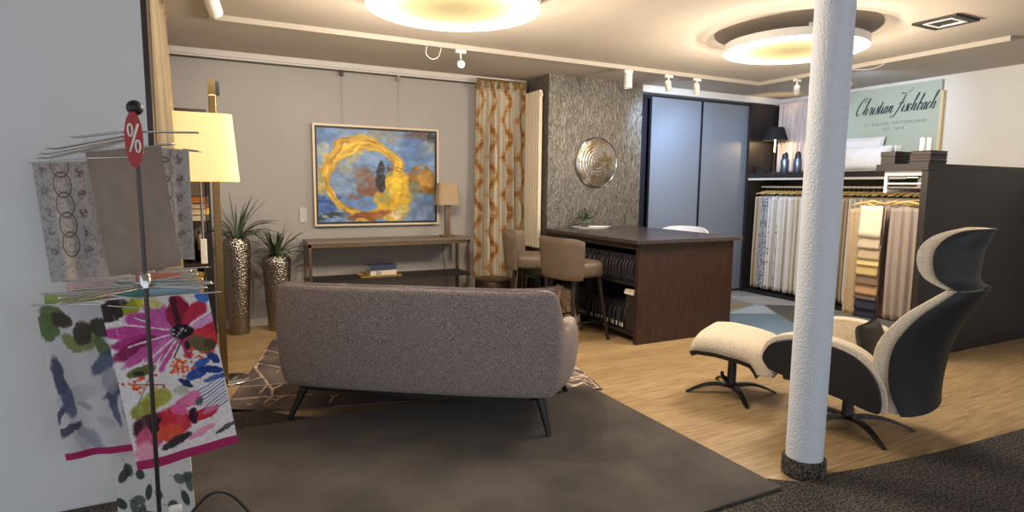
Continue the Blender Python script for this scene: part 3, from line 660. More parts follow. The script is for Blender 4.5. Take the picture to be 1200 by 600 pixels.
# ---------------------------------------------------------------- curtains
def curtain_mesh(w, z0, z1, folds, amp, nu, nv, flare=0.0, sd=1, sweep=None, pinch=0.0):
    rs = random.Random(sd); ph = [rs.uniform(0, 6) for _ in range(4)]
    def f(off):
        def g(a, b):
            z = z1 + (z0 - z1) * b
            k = 0.35 + 0.65 * min(1, b * 3)
            x = (a - 0.5) * w * (1 + flare * b) + (sweep(a, b) if sweep else 0) + 0.015 * math.sin(b * 3 + ph[0] + 6 * a)
            y = amp * k * (math.sin(2 * PI * folds * a + ph[1] + 0.7 * math.sin(b * 2.2 + ph[2])) + 0.35 * math.sin(2 * PI * folds * 2.3 * a + ph[3])) + off
            if b < 0.045: y += 0.012 * math.sin(2 * PI * folds * 4 * a)
            return (x, y, z)
        return g
    mb = MB(); mb.solid_grid(f(0), f(0.004), nu, nv); return mb
def gold_curtain_mat():
    NX, NY = 240, 260
    a, b = np.meshgrid(np.linspace(0, 1, NX + 1), np.linspace(0, 1, NY + 1))
    U = a * 2.3; V = b * 6.0       # cloth is wider than the gathered curtain
    n = vnoise(U * 14, V * 9, 5, 3)
    img = np.zeros((NY + 1, NX + 1, 3)); img[:] = (186, 176, 158)
    hatch = 0.5 + 0.5 * np.sin(V * 60 + n * 3)
    tri_ = np.abs(((V + 0.0) % 1.0) - 0.5) * 2
    dist = np.abs(((U * 1.5 + 0.60 * tri_) % 1.0) - 0.5)
    band = np.clip((0.25 - dist) / 0.12, 0, 1); core = np.clip((0.13 - dist) / 0.08, 0, 1)
    img = blend(img, band * (0.15 + 0.85 * hatch) * np.clip(0.5 + n, 0, 1), (176, 136, 82)); img = blend(img, core * np.clip(n * 1.5, 0, 1), (146, 92, 40))
    return NX, NY, img
NXc, NYc, cimg = gold_curtain_mat()
t = thing('gold_curtain', 'floor length cream curtain with gold zigzag pattern beside the radiator', 'curtain', (2.985, 6.22, 0))
o = curtain_mesh(0.60, 0.06, 2.575, 6.5, 0.045, NXc, NYc, 0.06, 4).build('fabric', vcol_mat('gold_zigzag_cloth', 0.9, 0.2, 160), t, smooth=True, fixn=False); paint(o.data, NXc, NYc, cimg)
curtain_mesh(0.63, 2.5, 2.60, 19, 0.022, 200, 4, 0.02, 14).build('heading_tape', mat('heading_cloth', rgb(150, 126, 84), 0.9, var=0.35, vscale=40, bump=0.5, bscale=60), t)
t = thing('beige_curtain', 'plain beige gathered curtain hanging beside the pale partition wall', 'curtain', (-0.235, 4.23, 0), PI / 2)
M['beige_cloth'] = mat('beige_curtain_cloth', rgb(142, 127, 103), 0.85, var=0.05, vscale=20, bump=0.2, bscale=160)
curtain_mesh(1.15, 0.03, 2.60, 8, 0.04, 160, 40, 0.05, 8).build('fabric', M['beige_cloth'], t, smooth=True, fixn=False)
curtain_mesh(1.16, 2.52, 2.625, 30, 0.022, 260, 4, 0.02, 15).build('heading_tape', mat('heading_cloth_dark', rgb(128, 108, 76), 0.9, var=0.35, vscale=40, bump=0.5, bscale=60), t)

# vertical radiator on the chimney flank
t = thing('tall_radiator', 'tall narrow cream ribbed radiator mounted beside the rippled chimney wall', 'radiator', (3.30, 5.84, 0.72))
for k in range(6):
    MB().box(-0.022, 0.022, 0.014 + 0.058 * k, 0.052 + 0.058 * k, 0, 1.75, 0.009).build('rib', M['cream_paint'], t, smooth=40)
mb = MB(); mb.box(-0.012, 0.02, 0.0, 0.36, 0.03, 0.07, 0.006); mb.box(-0.012, 0.02, 0.0, 0.36, 1.68, 1.72, 0.006); mb.build('header_pipe', M['cream_paint'], t)
mb = MB()
for z in (0.15, 1.6): mb.tube([(0.02, 0.18, z), (0.0695, 0.18, z)], 0.012, 8)
mb.build('wall_bracket', M['cream_paint'], t)
# round mirror on the chimney
t = thing('round_mirror', 'round metal wall mirror with coloured-in reflections, hanging on the rippled chimney wall', 'mirror', (4.01, 5.80, 1.695))
RX = Matrix.Rotation(PI / 2, 4, 'X')
M['mirror'] = mat('reflection_toned_mirror', rgb(206, 200, 190), 0.24, metal=1.0, col2=rgb(170, 146, 112), vscale=9, bump=0.35, bscale=14, ramp=(0.45, 0.6))  # warm brown patches put the room's reflection into the mirror colour
NX, NY = 40, 96
mb = MB(); prof = [(0.0, 0.045)] + [(0.268 * k / 36, 0.045 - 0.013 * (k / 36) ** 2 + 0.0006 * math.sin(k * 1.3)) for k in range(1, 37)]  # shallow rings shape the reflected arcs into the disc
mb.lathe(prof, 72, M=RX, caps=False); mb.build('disc', M['mirror'], t, smooth=True)
mb = MB(); mb.lathe([(0.262, 0.0), (0.285, 0.0), (0.29, 0.012), (0.287, 0.03), (0.275, 0.036), (0.264, 0.026)], 72, M=RX, caps=False); mb.build('rim', M['chrome'], t, smooth=50)
MB().box(-0.262, 0.262, -0.047, -0.033, -0.004, 0.0, 0.0).build('reflection_bar', M['chrome'], t)  # added bar in place of a line reflected across the mirror
# ---------------------------------------------------------------- floor lamp
t = thing('floor_lamp', 'brass floor lamp with a big glowing cream rectangular shade beside the bookshelf', 'floor lamp', (0.075, 4.60, 0))
MB().lathe([(0, 0), (0.13, 0), (0.135, 0.004), (0.135, 0.014), (0.128, 0.02), (0, 0.02)], 48, caps=False).build('base', M['chrome'], t, smooth=50)
MB().box(-0.058, -0.012, -0.02, 0.02, 0.0205, 2.0, 0.004).build('pole', M['brass'], t)
mb = MB(); mb._add([(-0.058, -0.02, 2.0005), (-0.012, -0.02, 2.0), (-0.012, 0.02, 2.0), (-0.058, 0.02, 2.0), (-0.058, -0.02, 2.1), (-0.02, -0.02, 2.1), (-0.02, 0.02, 2.1), (-0.058, 0.02, 2.1)], [(0, 3, 2, 1), (4, 5, 6, 7), (0, 1, 5, 4), (1, 2, 6, 5), (2, 3, 7, 6), (3, 0, 4, 7)]); mb.build('pole_tip', M['brass'], t)
MB().box(-0.012, 0.012, -0.016, 0.016, 2.0, 2.09).build('pole_wedge', M['black'], t)
SX, SY = -0.128, -0.045
MB().tube([(SX, SY, 1.03), (SX, SY, 1.86)], 0.009, 10).build('stem', M['steel'], t, smooth=50)
MB().box(SX - 0.02, SX + 0.02, SY - 0.012, SY + 0.012, 0.86, 1.03, 0.004).build('dimmer', M['paper'], t)['label'] = 'white dimmer box hanging under the shade'
mb = MB(); mb.tube([(SX, SY, 0.86), (SX + 0.01, SY, 0.5), (SX + 0.02, SY + 0.01, 0.03)], 0.005, 6); mb.build('cord', M['black'], t, smooth=True)
def lit_shade_mat(name, col, e):
    m = bpy.data.materials.new(name); m.use_nodes = True; nt = m.node_tree; b = nt.nodes['Principled BSDF']
    b.inputs['Base Color'].default_value = col; b.inputs['Roughness'].default_value = 0.9; b.inputs['Emission Color'].default_value = rgb(255, 220, 146); b.inputs['Emission Strength'].default_value = e; return m
mb = shade(0.24, 0.208, 0.16, 0.14, 1.418, 1.862, 0.005, 6.0)
o = mb.build('lamp_shade', lit_shade_mat('glowing_cream_shade', rgb(240, 218, 166), 0.34), t, smooth=35); o.location = (SX, SY, 0); o['label'] = 'glowing cream lampshade'
MB().lathe([(0.0, 1.66), (0.03, 1.63), (0.03, 1.6), (0.0, 1.57)], 16, M=Matrix.Translation((SX, SY, 0)), caps=False).build('bulb', emis('warm_bulb', rgb(255, 214, 150), 8), t, smooth=True)
MB().tube([(SX, SY, 1.72), (-0.035, 0, 1.74)], 0.008, 8).build('arm', M['brass'], t)

# ---------------------------------------------------------------- bookshelf
t = thing('bookshelf', 'dark open bookshelf behind the glowing floor lamp', 'bookshelf', (-0.327, 4.86, 0))
BW, BD, BH = 0.33, 0.34, 1.905
MB().box(0, 0.022, 0, BD, 0, BH).build('side_panel', M['shelf_dark'], t); MB().box(BW - 0.05, BW, 0, BD, 0, 1.03).build('side_panel', M['shelf_dark'], t)
MB().box(BW - 0.022, BW, BD - 0.03, BD, 1.03, BH).build('rear_post', M['shelf_dark'], t)
MB().box(0.023, BW - 0.023, BD - 0.012, BD, 0, BH - 0.03).build('back_panel', mat('shelf_back', rgb(98, 86, 72), 0.6), t)
MB().box(0, BW, 0, BD, BH, BH + 0.025).build('top_board', M['shelf_dark'], t)
for z in (0.06, 0.45, 0.80, 1.105, 1.5):
    MB().box(0.023, BW - 0.051, 0.0, BD - 0.013, z, z + 0.028).build('shelf', M['shelf_dark'] if z != 0.80 else M['dark_wood'], t)
bx = -0.115
z = 1.1335
for k, (c, h, lb) in enumerate((((64, 66, 56), 0.046, 'bottom book, dark green spine, of the pile behind the lamp pole'), ((212, 178, 92), 0.042, 'yellow spined book second from bottom in the pile behind the lamp pole'), ((128, 66, 58), 0.038, 'maroon spined book second from top in the pile behind the lamp pole'), ((58, 54, 66), 0.052, 'topmost book, dark slate spine, of the pile behind the lamp pole'))):
    b = book('book', lb, C('spine_%d' % k, *c), 0.19, 0.16, h, (bx + 0.003 * (k % 2), 4.97, z), -0.12 + 0.03 * (k % 2), spine='x')
    if k == 3: b.children[1].data.materials[0] = mat('orange_pages', rgb(206, 134, 62), 0.9)
    z += h + 0.0008
def candle(lab, loc, dark_low):
    t = thing('pillar_bottle', lab, 'bottle', loc)
    MB().lathe([(0, 0), (0.022, 0), (0.024, 0.004), (0.024, 0.09), (0.022, 0.094)], 24, caps=False).build('lower_half', M['black'], t, smooth=50)
    MB().lathe([(0.022, 0.0945), (0.022, 0.2), (0.018, 0.206), (0, 0.206)], 24, caps=False).build('upper_half', M['black'] if not dark_low else mat('rose_sleeve', rgb(168, 140, 126), 0.4), t, smooth=50)
    MB().lathe([(0.016, 0.2065), (0.018, 0.21), (0.018, 0.228), (0, 0.23)], 20, caps=False).build('cap', M['steel'], t, smooth=50)
candle('all black bottle with a metal cap on the shelf below the book pile', (-0.13, 4.93, 0.829), False)
candle('black and rose bottle on the shelf below the book pile', (-0.075, 4.925, 0.829), True)
t = thing('storage_box', 'flat yellow box on a low shelf behind the lamp pole', 'box', (-0.145, 4.98, 0.4785)); MB().box(-0.085, 0.085, -0.1, 0.1, 0, 0.25, 0.005).build('box_body', C('ochre_card', 200, 160, 86, 0.7), t); MB().box(-0.088, 0.088, -0.103, 0.103, 0.2505, 0.285, 0.005).build('lid', C('ochre_card_lid', 190, 148, 76, 0.7), t)

# ---------------------------------------------------------------- tea-towel stand in the foreground
PXs, PYs = -0.215, 2.42
t = thing('towel_stand', 'tall black display stand with ball top in the near corner, carrying towels', 'display stand', (PXs, PYs, 0))
MB().tube([(0, 0, 0.03), (0, 0, 1.64)], 0.0075, 12).build('pole', M['stand_steel'], t, smooth=50)
MB().lathe([(0, -0.026)] + [(0.026 * math.cos(a), 0.026 * math.sin(a)) for a in [(-80 + 20 * k) * PI / 180 for k in range(9)]] + [(0, 0.026)], 24, M=Matrix.Translation((0, 0, 1.655)), caps=False).build('ball_finial', M['black'], t, smooth=True)
MB().lathe([(0, 0.0125), (0.2, 0.0125), (0.205, 0.02), (0.2, 0.03), (0, 0.034)], 40, caps=False).build('base', M['black_metal'], t, smooth=50)
MB().lathe([(0.0185, -0.022), (0.0185, 0.022), (0.009, 0.03)], 20, M=Matrix.Translation((0, 0, 1.52))).build('upper_collar', M['chrome'], t, smooth=50)
MB().lathe([(0.0185, -0.022), (0.0185, 0.022), (0.009, 0.03)], 20, M=Matrix.Translation((0, 0, 1.06))).build('lower_collar', M['chrome'], t, smooth=50)
def arm(ang, L, z, dz, w):
    """a swing arm: a flat loop of wire with a hooked end"""
    d = Vector((math.cos(ang), math.sin(ang), 0)); s = Vector((-d.y, d.x, 0)); pts = []
    pts.append(d * 0.016 + Vector((0, 0, z)))
    pts.append(d * 0.05 + s * w + Vector((0, 0, z + dz * 0.1)))
    pts.append(d * (L - 0.02) + s * w + Vector((0, 0, z + dz)))
    for k in range(7):
        a = PI / 2 - PI * k / 6
        pts.append(d * (L + 0.012 * math.cos(a)) + s * (w * math.sin(a)) + Vector((0, 0, z + dz)))
    pts.append(d * (L - 0.02) - s * w + Vector((0, 0, z + dz)))
    pts.append(d * 0.05 - s * w + Vector((0, 0, z + dz * 0.1))); pts.append(d * 0.016 + Vector((0, 0, z)))
    return MB().tube(pts, 0.0028, 6)
for a_, L_, z_, dz_ in ((-25, 0.20, 1.575, 0.0), (160, 0.2, 1.575, -0.02), (185, 0.24, 1.56, -0.05), (200, 0.26, 1.55, -0.06), (212, 0.28, 1.545, -0.07), (20, 0.16, 1.06, 0.01), (-12, 0.20, 1.05, 0.0), (-35, 0.22, 1.045, 0.0), (188, 0.2, 1.05, 0.0), (204, 0.24, 1.045, -0.01), (220, 0.27, 1.04, -0.01)):
    arm(math.radians(a_), L_, z_, dz_, 0.014).build('arm', M['chrome'], t, smooth=True)
def towel_bar(p, q, z):
    """hooked bar carrying one towel, running back to the pole"""
    P = Vector((p[0] - PXs, p[1] - PYs, p[2])); Q = Vector((q[0] - PXs, q[1] - PYs, q[2])); d = (Q - P).normalized()
    pts = [Vector((0, 0.008, z)), Vector((P.x * 0.5, P.y * 0.55, z)), P - d * 0.012, P, P.lerp(Q, 0.5), Q, Q + d * 0.035, Q + d * 0.05 + Vector((0, -0.012, 0.0)), Q + d * 0.035 + Vector((0, -0.024, 0.002)), Q - d * 0.02 + Vector((0, -0.026, 0.003))]
    MB().tube(pts, 0.0027, 6).build('towel_bar', M['chrome'], t, smooth=True)
# percent tag
tg = thing('sale_tag', 'long red hanging tag with a white percent sign on the stand top', 'tag', (PXs - 0.005, PYs - 0.03, 1.47), math.radians(10))
hexa = []
for k in range(28):
    a = 2 * PI * k / 28; hexa.append((0.027 * math.cos(a), 0.082 + 0.088 * math.sin(a) + (0.012 if math.sin(a) < 0 else 0) * math.sin(a)))
RXf = Matrix.Rotation(PI / 2, 4, 'X')
MB().prism(hexa, -0.0015, 0.0015, M=RXf).build('card', M['red'], tg)
mb = MB(); mb.tube([(-0.013, -0.0028, 0.035), (0.013, -0.0028, 0.13)], 0.0036, 8, flat=1)
for cx, cz in ((-0.010, 0.108), (0.010, 0.055)): mb.tube([(cx + 0.0065 * math.cos(2 * PI * k / 20), -0.0028, cz + 0.02 * math.sin(2 * PI * k / 20)) for k in range(20)], 0.0032, 6, closed=True)
mb.build('percent_sign', M['paper'], tg, smooth=True)
mb = MB(); mb.tube([(0.0, 0.002, 0.158), (0.004, 0.02, 0.17), (0.006, 0.03, 0.15)], 0.0015, 5); mb.build('string', M['paper'], tg)

# towels: a printed cloth folded over an arm
stand_ = t
def towel(name, lab, p, q, h, img, NX, NY, base_m=None, shear=0.0, lean=0.0, sd=1, wav=0.008, bar=True, uneven=0.0, th=0.010):
    """a cloth hung over its bar from top corner p to top corner q"""
    global t
    rs = random.Random(sd); p1, p2 = rs.uniform(0, 6), rs.uniform(0, 6)
    p = Vector(p); q = Vector(q); ang = math.atan2(q.y - p.y, q.x - p.x); w = (q.xy - p.xy).length; rise = q.z - p.z
    def f(off):
        def g(a, b):
            x = a * w + shear * b; z = -b * (h + uneven * a) + rise * a
            y = wav * (b ** 0.7) * (math.sin(a * 7 + p1 + b) + 0.6 * math.sin(a * 13 + p2 - 1.5 * b)) + lean * b
            if b < 0.02: y += off * math.sqrt(max(0.0, 1 - (1 - b / 0.02) ** 2)); z -= 0.012 * (1 - math.sqrt(max(0.0, 1 - (1 - b / 0.02) ** 2)))
            else: y += off
            return (x, y, z)
        return g
    mb = MB(); mb.solid_grid(f(-th / 2), f(th / 2), NX, NY)
    o = mb.build(name, base_m or vcol_mat(name + '_print', 0.9, 0.25, 300, bdist=0.002), None, smooth=True, fixn=False)
    if img is not None: paint(o.data, NX, NY, img)
    o.location = p; o.rotation_euler = (0, 0, ang)
    if bar:
        t = stand_; e = Vector((0, 0, -0.006)); towel_bar(p + e, q + e, p.z + 0.01)
    return tag(o, lab, 'tea towel')
# ---- the big floral print
NX, NY = 190, 340
a, b = np.meshgrid(np.linspace(0, 1, NX + 1), np.linspace(0, 1, NY + 1)); X = a * 0.36; Y = b * 0.66    # metres, y down
na = vnoise(X * 30, Y * 30, 41, 4); nb = vnoise(X * 120, Y * 120, 42, 3); nc = vnoise(X * 60 + 9, Y * 12, 43, 3)
def floral():
    img = np.zeros((NY + 1, NX + 1, 3)); img[:] = (226, 218, 216)
    def pet(cx, cy, a_, b_, ang, col, amt=1.0, soft=0.18, rough=0.012):
        a_ *= 1.0; b_ *= 1.08
        nonlocal img
        m = ell(X + (na - 0.5) * rough * 2, Y + (nb - 0.5) * rough, cx, cy, a_, b_, ang, soft)
        img = blend(img, m * amt * np.clip(0.66 + 0.7 * nc, 0, 1), col)
    def strk(pts, w, col, amt=1.0):
        nonlocal img
        img = blend(img, np.clip((w + (nb - 0.5) * w - seg_dist(X, Y, pts)) / (w * 0.5), 0, 1) * amt, col)
    pet(0.05, 0.03, 0.045, 0.035, 0.2, (70, 54, 46)); pet(0.02, 0.05, 0.04, 0.05, 1.2, (48, 40, 36)); pet(0.10, 0.035, 0.05, 0.022, -0.8, (150, 158, 40)); pet(0.13, 0.02, 0.02, 0.02, 0, (206, 196, 40))
    fx, fy = 0.245, 0.15
    for ang, ln, wd, col in ((3.25, 0.21, 0.03, (188, 64, 140)), (3.0, 0.19, 0.024, (168, 48, 118)), (2.8, 0.2, 0.034, (130, 32, 84)), (2.62, 0.19, 0.022, (190, 84, 150)), (2.4, 0.17, 0.02, (206, 110, 168)), (2.12, 0.15, 0.014, (196, 76, 148)), (3.6, 0.15, 0.034, (190, 74, 150)), (4.1, 0.13, 0.034, (196, 92, 164)), (4.75, 0.125, 0.034, (140, 20, 50)), (5.35, 0.12, 0.03, (186, 40, 70)), (0.05, 0.11, 0.032, (190, 34, 64)), (0.5, 0.11, 0.03, (206, 50, 60)), (0.95, 0.12, 0.026, (214, 70, 70)), (5.8, 0.13, 0.018, (214, 150, 196)), (1.5, 0.1, 0.018, (176, 40, 90))):
        pet(fx + math.cos(ang) * ln * 0.70, fy + math.sin(ang) * ln * 0.55, ln * 0.68, wd * (0.95 if ln > 0.16 else 1.2), ang, col)
        strk([(fx + math.cos(ang) * 0.04, fy + math.sin(ang) * 0.04), (fx + math.cos(ang) * ln, fy + math.sin(ang) * ln)], 0.0012, (110, 20, 70), 0.5)
    for ang in (2.5, 2.25, 2.95, 5.75, 3.4): strk([(fx, fy), (fx + math.cos(ang) * 0.19, fy + math.sin(ang) * 0.19)], 0.004, (232, 224, 222), 0.9)
    pet(0.165, 0.03, 0.035, 0.02, 0.6, (206, 200, 130)); pet(0.34, 0.02, 0.03, 0.025, 0, (70, 116, 196)); strk([(0.235, 0.02), (0.24, 0.11)], 0.014, (60, 12, 30), 0.9)
    cm = ell(X + (nb - 0.5) * 0.03, Y + (na - 0.5) * 0.03, fx, fy, 0.044, 0.032, 0.1, 0.25); img = blend(img, cm, (26, 20, 26)); img = blend(img, cm * np.clip((nb - 0.58) * 12, 0, 1), (186, 172, 180))
    pet(fx + 0.01, fy + 0.06, 0.02, 0.014, 1.4, (30, 18, 30)); strk([(0.235, 0.19), (0.20, 0.25)], 0.004, (70, 60, 56))
    pet(0.30, 0.215, 0.05, 0.03, 0.9, (96, 92, 56)); pet(0.33, 0.22, 0.03, 0.025, 0.5, (80, 64, 46)); pet(0.08, 0.285, 0.055, 0.02, -0.15, (96, 100, 50)); pet(0.07, 0.29, 0.02, 0.01, 0.2, (50, 50, 32))
    rs = random.Random(8)
    for (cx, cy, n) in ((0.21, 0.285, 40), (0.07, 0.33, 18), (0.25, 0.25, 14), (0.04, 0.335, 8)):
        for k in range(n):
            px, py = cx + rs.gauss(0, 0.022), cy + rs.gauss(0, 0.018)
            pet(px, py, 0.007, 0.006, rs.uniform(0, 3), rs.choice(((222, 92, 42), (206, 70, 40), (232, 130, 80))), 1, 0.3, 0.003)
    strk([(0.05, 0.33), (0.10, 0.34), (0.145, 0.35), (0.15, 0.38)], 0.0035, (190, 90, 60)); strk([(0.02, 0.46), (0.1, 0.32)], 0.002, (70, 66, 60)); strk([(0.06, 0.45), (0.15, 0.35)], 0.002, (70, 66, 60))
    for cx, cy, a_, b_, ang, col in ((0.27, 0.33, 0.05, 0.022, -0.3, (44, 74, 150)), (0.315, 0.325, 0.05, 0.016, 0.25, (30, 56, 126)), (0.29, 0.29, 0.035, 0.014, -0.5, (60, 90, 166)), (0.335, 0.28, 0.03, 0.016, 0.9, (34, 58, 120)), (0.22, 0.36, 0.035, 0.014, 0.7, (34, 44, 92)), (0.33, 0.36, 0.05, 0.01, -0.2, (70, 96, 170))): pet(cx, cy, a_, b_, ang, col)
    for k in range(9):
        y0 = 0.38 + 0.014 * k; strk([(0.22 + 0.008 * k, y0 + 0.03), (0.29, y0 + 0.012), (0.355, y0 - 0.025)], 0.0028, ((60, 84, 152), (120, 140, 190), (52, 60, 96))[k % 3], 0.85)
    pet(0.11, 0.40, 0.06, 0.035, -0.3, (168, 164, 60)); pet(0.06, 0.43, 0.05, 0.03, -0.5, (150, 146, 62)); pet(0.2, 0.385, 0.03, 0.02, 0.3, (150, 150, 120), 0.6)
    pet(0.08, 0.51, 0.075, 0.06, -0.2, (66, 24, 40)); pet(0.06, 0.55, 0.05, 0.05, 0.5, (206, 84, 120))
    pet(0.15, 0.50, 0.07, 0.055, 0.4, (206, 44, 62)); pet(0.13, 0.54, 0.05, 0.035, 0.2, (224, 84, 60)); pet(0.2, 0.44, 0.06, 0.026, -0.5, (214, 84, 140)); pet(0.235, 0.425, 0.035, 0.028, -0.9, (226, 120, 164)); pet(0.18, 0.46, 0.04, 0.02, 0.5, (224, 96, 150))
    pet(0.26, 0.50, 0.06, 0.022, -0.15, (196, 38, 48)); pet(0.29, 0.49, 0.04, 0.012, -0.2, (206, 110, 150)); pet(0.225, 0.5, 0.02, 0.035, 0.1, (60, 16, 34)); pet(0.09, 0.50, 0.02, 0.035, 0.5, (34, 18, 28)); pet(0.25, 0.445, 0.014, 0.02, 0.3, (92, 92, 96)); pet(0.04, 0.60, 0.04, 0.05, 0.2, (224, 150, 172)); pet(0.15, 0.58, 0.06, 0.018, -0.3, (52, 44, 50)); pet(0.33, 0.58, 0.05, 0.01, -0.4, (72, 66, 70)); pet(0.24, 0.57, 0.06, 0.015, -0.3, (232, 150, 180))
    img = img * (0.92 + 0.16 * nb)[..., None]
    img = blend(img, (Y > 0.625) * 1.0, (166, 34, 92)); return img
fl = floral()
def dull_floral(sd):
    img = np.zeros((NY + 1, NX + 1, 3)); img[:] = (200, 197, 198); r = random.Random(sd)
    for k in range(9):
        m = ell(X + (na - 0.5) * 0.03, Y + (nb - 0.5) * 0.02, r.uniform(0, 0.36), r.uniform(0, 0.2), r.uniform(0.05, 0.085), r.uniform(0.03, 0.05), r.uniform(0, 3), 0.2); img = blend(img, m * 0.9, r.choice(((88, 104, 60), (62, 52, 48), (120, 128, 70))))
    for k in range(16):
        m = ell(X + (na - 0.5) * 0.03, Y + (nb - 0.5) * 0.02, r.uniform(0, 0.36), r.uniform(0.22, 0.6), r.uniform(0.05, 0.12), r.uniform(0.015, 0.045), r.uniform(0, 3), 0.25); img = blend(img, m * 0.8, r.choice(((72, 80, 108), (150, 150, 160), (52, 54, 76), (178, 176, 182))))
    return blend(img, (Y > 0.63) * 1.0, (166, 34, 92))
def leaves_print(col, bg, sd, n=60, sz=0.03):
    img = np.zeros((NY + 1, NX + 1, 3)); img[:] = bg; r = random.Random(sd)
    for k in range(n):
        cx, cy, an = r.uniform(0, 0.36), r.uniform(0, 0.66), r.uniform(0, 3.1)
        img = blend(img, ell(X, Y, cx, cy, sz * r.uniform(0.7, 1.2), sz * 0.62, an, 0.2) * 0.9, r.choice(col)); img = blend(img, np.clip((0.0012 - seg_dist(X, Y, [(cx - sz * math.cos(an) * 1.6, cy - sz * math.sin(an) * 1.6), (cx + sz * math.cos(an), cy + sz * math.sin(an))])) / 0.0008, 0, 1), (70, 72, 64))
    return img
def grey_damask(sd):
    img = np.zeros((NY + 1, NX + 1, 3)); img[:] = (176, 172, 172)
    for k in range(5):
        cy = 0.02 + 0.11 * k
        rr = np.hypot((X - 0.16), (Y - cy) * 0.8); img = blend(img, np.clip((0.006 - np.abs(rr - 0.055)) / 0.004, 0, 1), (98, 94, 96)); img = blend(img, np.clip((0.004 - np.abs(rr - 0.038)) / 0.003, 0, 1) * 0.7, (112, 108, 108))
        rr = np.hypot((X - 0.27), (Y - cy - 0.05)); img = blend(img, np.clip((0.034 + (na - 0.5) * 0.03 - rr) / 0.012, 0, 1) * np.clip((nb - 0.4) * 5, 0, 1), (104, 90, 90))
        rr = np.hypot((X - 0.05), (Y - cy - 0.03)); img = blend(img, np.clip((0.03 + (na - 0.5) * 0.03 - rr) / 0.012, 0, 1) * np.clip((nb - 0.4) * 5, 0, 1), (120, 112, 112))
    return blend(img, (np.clip((vnoise(X * 70, Y * 70, sd, 3) - 0.55) * 8, 0, 1)) * 0.5, (128, 122, 124))
def plain(col, sd, stripes=0.0):
    img = np.zeros((NY + 1, NX + 1, 3)); img[:] = col; img = img * (0.93 + 0.14 * vnoise(X * 20, Y * 14, sd, 4))[..., None]
    return img
towel('floral_towel', 'bright floral tea towel with red and pink blooms and blue swirls, hung lowest in front', (-0.372, 2.555, 0.985), (-0.026, 2.555, 0.99), 0.66, fl, NX, NY, shear=0.085, lean=-0.02, sd=3, uneven=-0.04)
towel('floral_towel', 'muted floral tea towel with olive leaves and grey brush marks, beside the bright one', (-0.60, 2.76, 0.95), (-0.365, 2.735, 0.955), 0.62, dull_floral(5), NX, NY, shear=0.06, sd=5)
towel('leaf_towel', 'white tea towel with dark green leaf print peeking out below the bright one', (-0.41, 2.83, 0.90), (-0.13, 2.70, 0.90), 0.86, leaves_print(((58, 72, 62), (84, 92, 84), (44, 52, 50)), (206, 202, 196), 4), NX, NY, shear=0.02, sd=6)
towel('taupe_towel', 'plain taupe tea towel hung on the upper tier in front of the partition', (-0.405, 2.70, 1.52), (-0.165, 2.745, 1.555), 0.475, plain((150, 134, 122), 11), NX, NY, shear=0.05, sd=7, uneven=0.01)
towel('lace_towel', 'grey white tea towel with looping lace print behind the taupe one', (-0.235, 2.82, 1.555), (-0.072, 2.87, 1.545), 0.465, grey_damask(3), NX, NY, sd=8)
towel('grey_towel', 'pale grey speckled tea towel at the far side of the upper tier', (-0.60, 2.87, 1.48), (-0.425, 2.93, 1.49), 0.47, grey_damask(12), NX, NY, shear=0.03, sd=9)
for k, (nm, col, p, q, h) in enumerate((('teal', (96, 150, 150), (-0.33, 2.64, 1.035), (-0.09, 2.63, 1.035), 0.4), ('coral', (206, 120, 104), (-0.27, 2.68, 1.06), (-0.12, 2.69, 1.06), 0.4), ('lime green', (150, 164, 92), (-0.58, 2.80, 0.985), (-0.40, 2.79, 0.985), 0.25), ('pale pink', (206, 176, 176), (-0.52, 2.86, 1.02), (-0.34, 2.85, 1.022), 0.25), ('cream', (206, 196, 168), (-0.2, 2.74, 1.065), (-0.06, 2.75, 1.065), 0.32), ('pale blue', (140, 170, 186), (-0.22, 2.60, 1.015), (-0.05, 2.60, 1.018), 0.3))):
    towel('plain_towel', nm + ' tea towel of which only the folded top shows on the lower tier', p, q, h, None, 60, 40, sd=30 + k, base_m=mat('towel_cotton_%d' % k, rgb(*col), 0.9, var=0.06, vscale=20, bump=0.2, bscale=200))
t = thing('adapter', 'white plug adapter on the black cable at the foot of the towel stand', 'plug', (-0.165, 2.43, 0.0))
MB().box(-0.022, 0.022, -0.016, 0.016, 0.047, 0.21, 0.006).build('body', M['white'], t); MB().box(-0.03, 0.03, -0.025, 0.025, 0.0122, 0.0465, 0.004).build('foot', M['white'], t)
mb = MB(); pts = []
for k in range(22):
    f = k / 21; pts.append((-0.15 + 0.30 * f, 2.47 + 0.05 * math.sin(f * 3), 0.10 + 0.125 * math.sin(PI * min(1, f * 1.12)) - 0.08 * f))
mb.tube(pts, 0.006, 8); o = mb.build('power_cable', M['black'], smooth=True); tag(o, 'black cable arching over the carpet from the white adapter', 'cable')

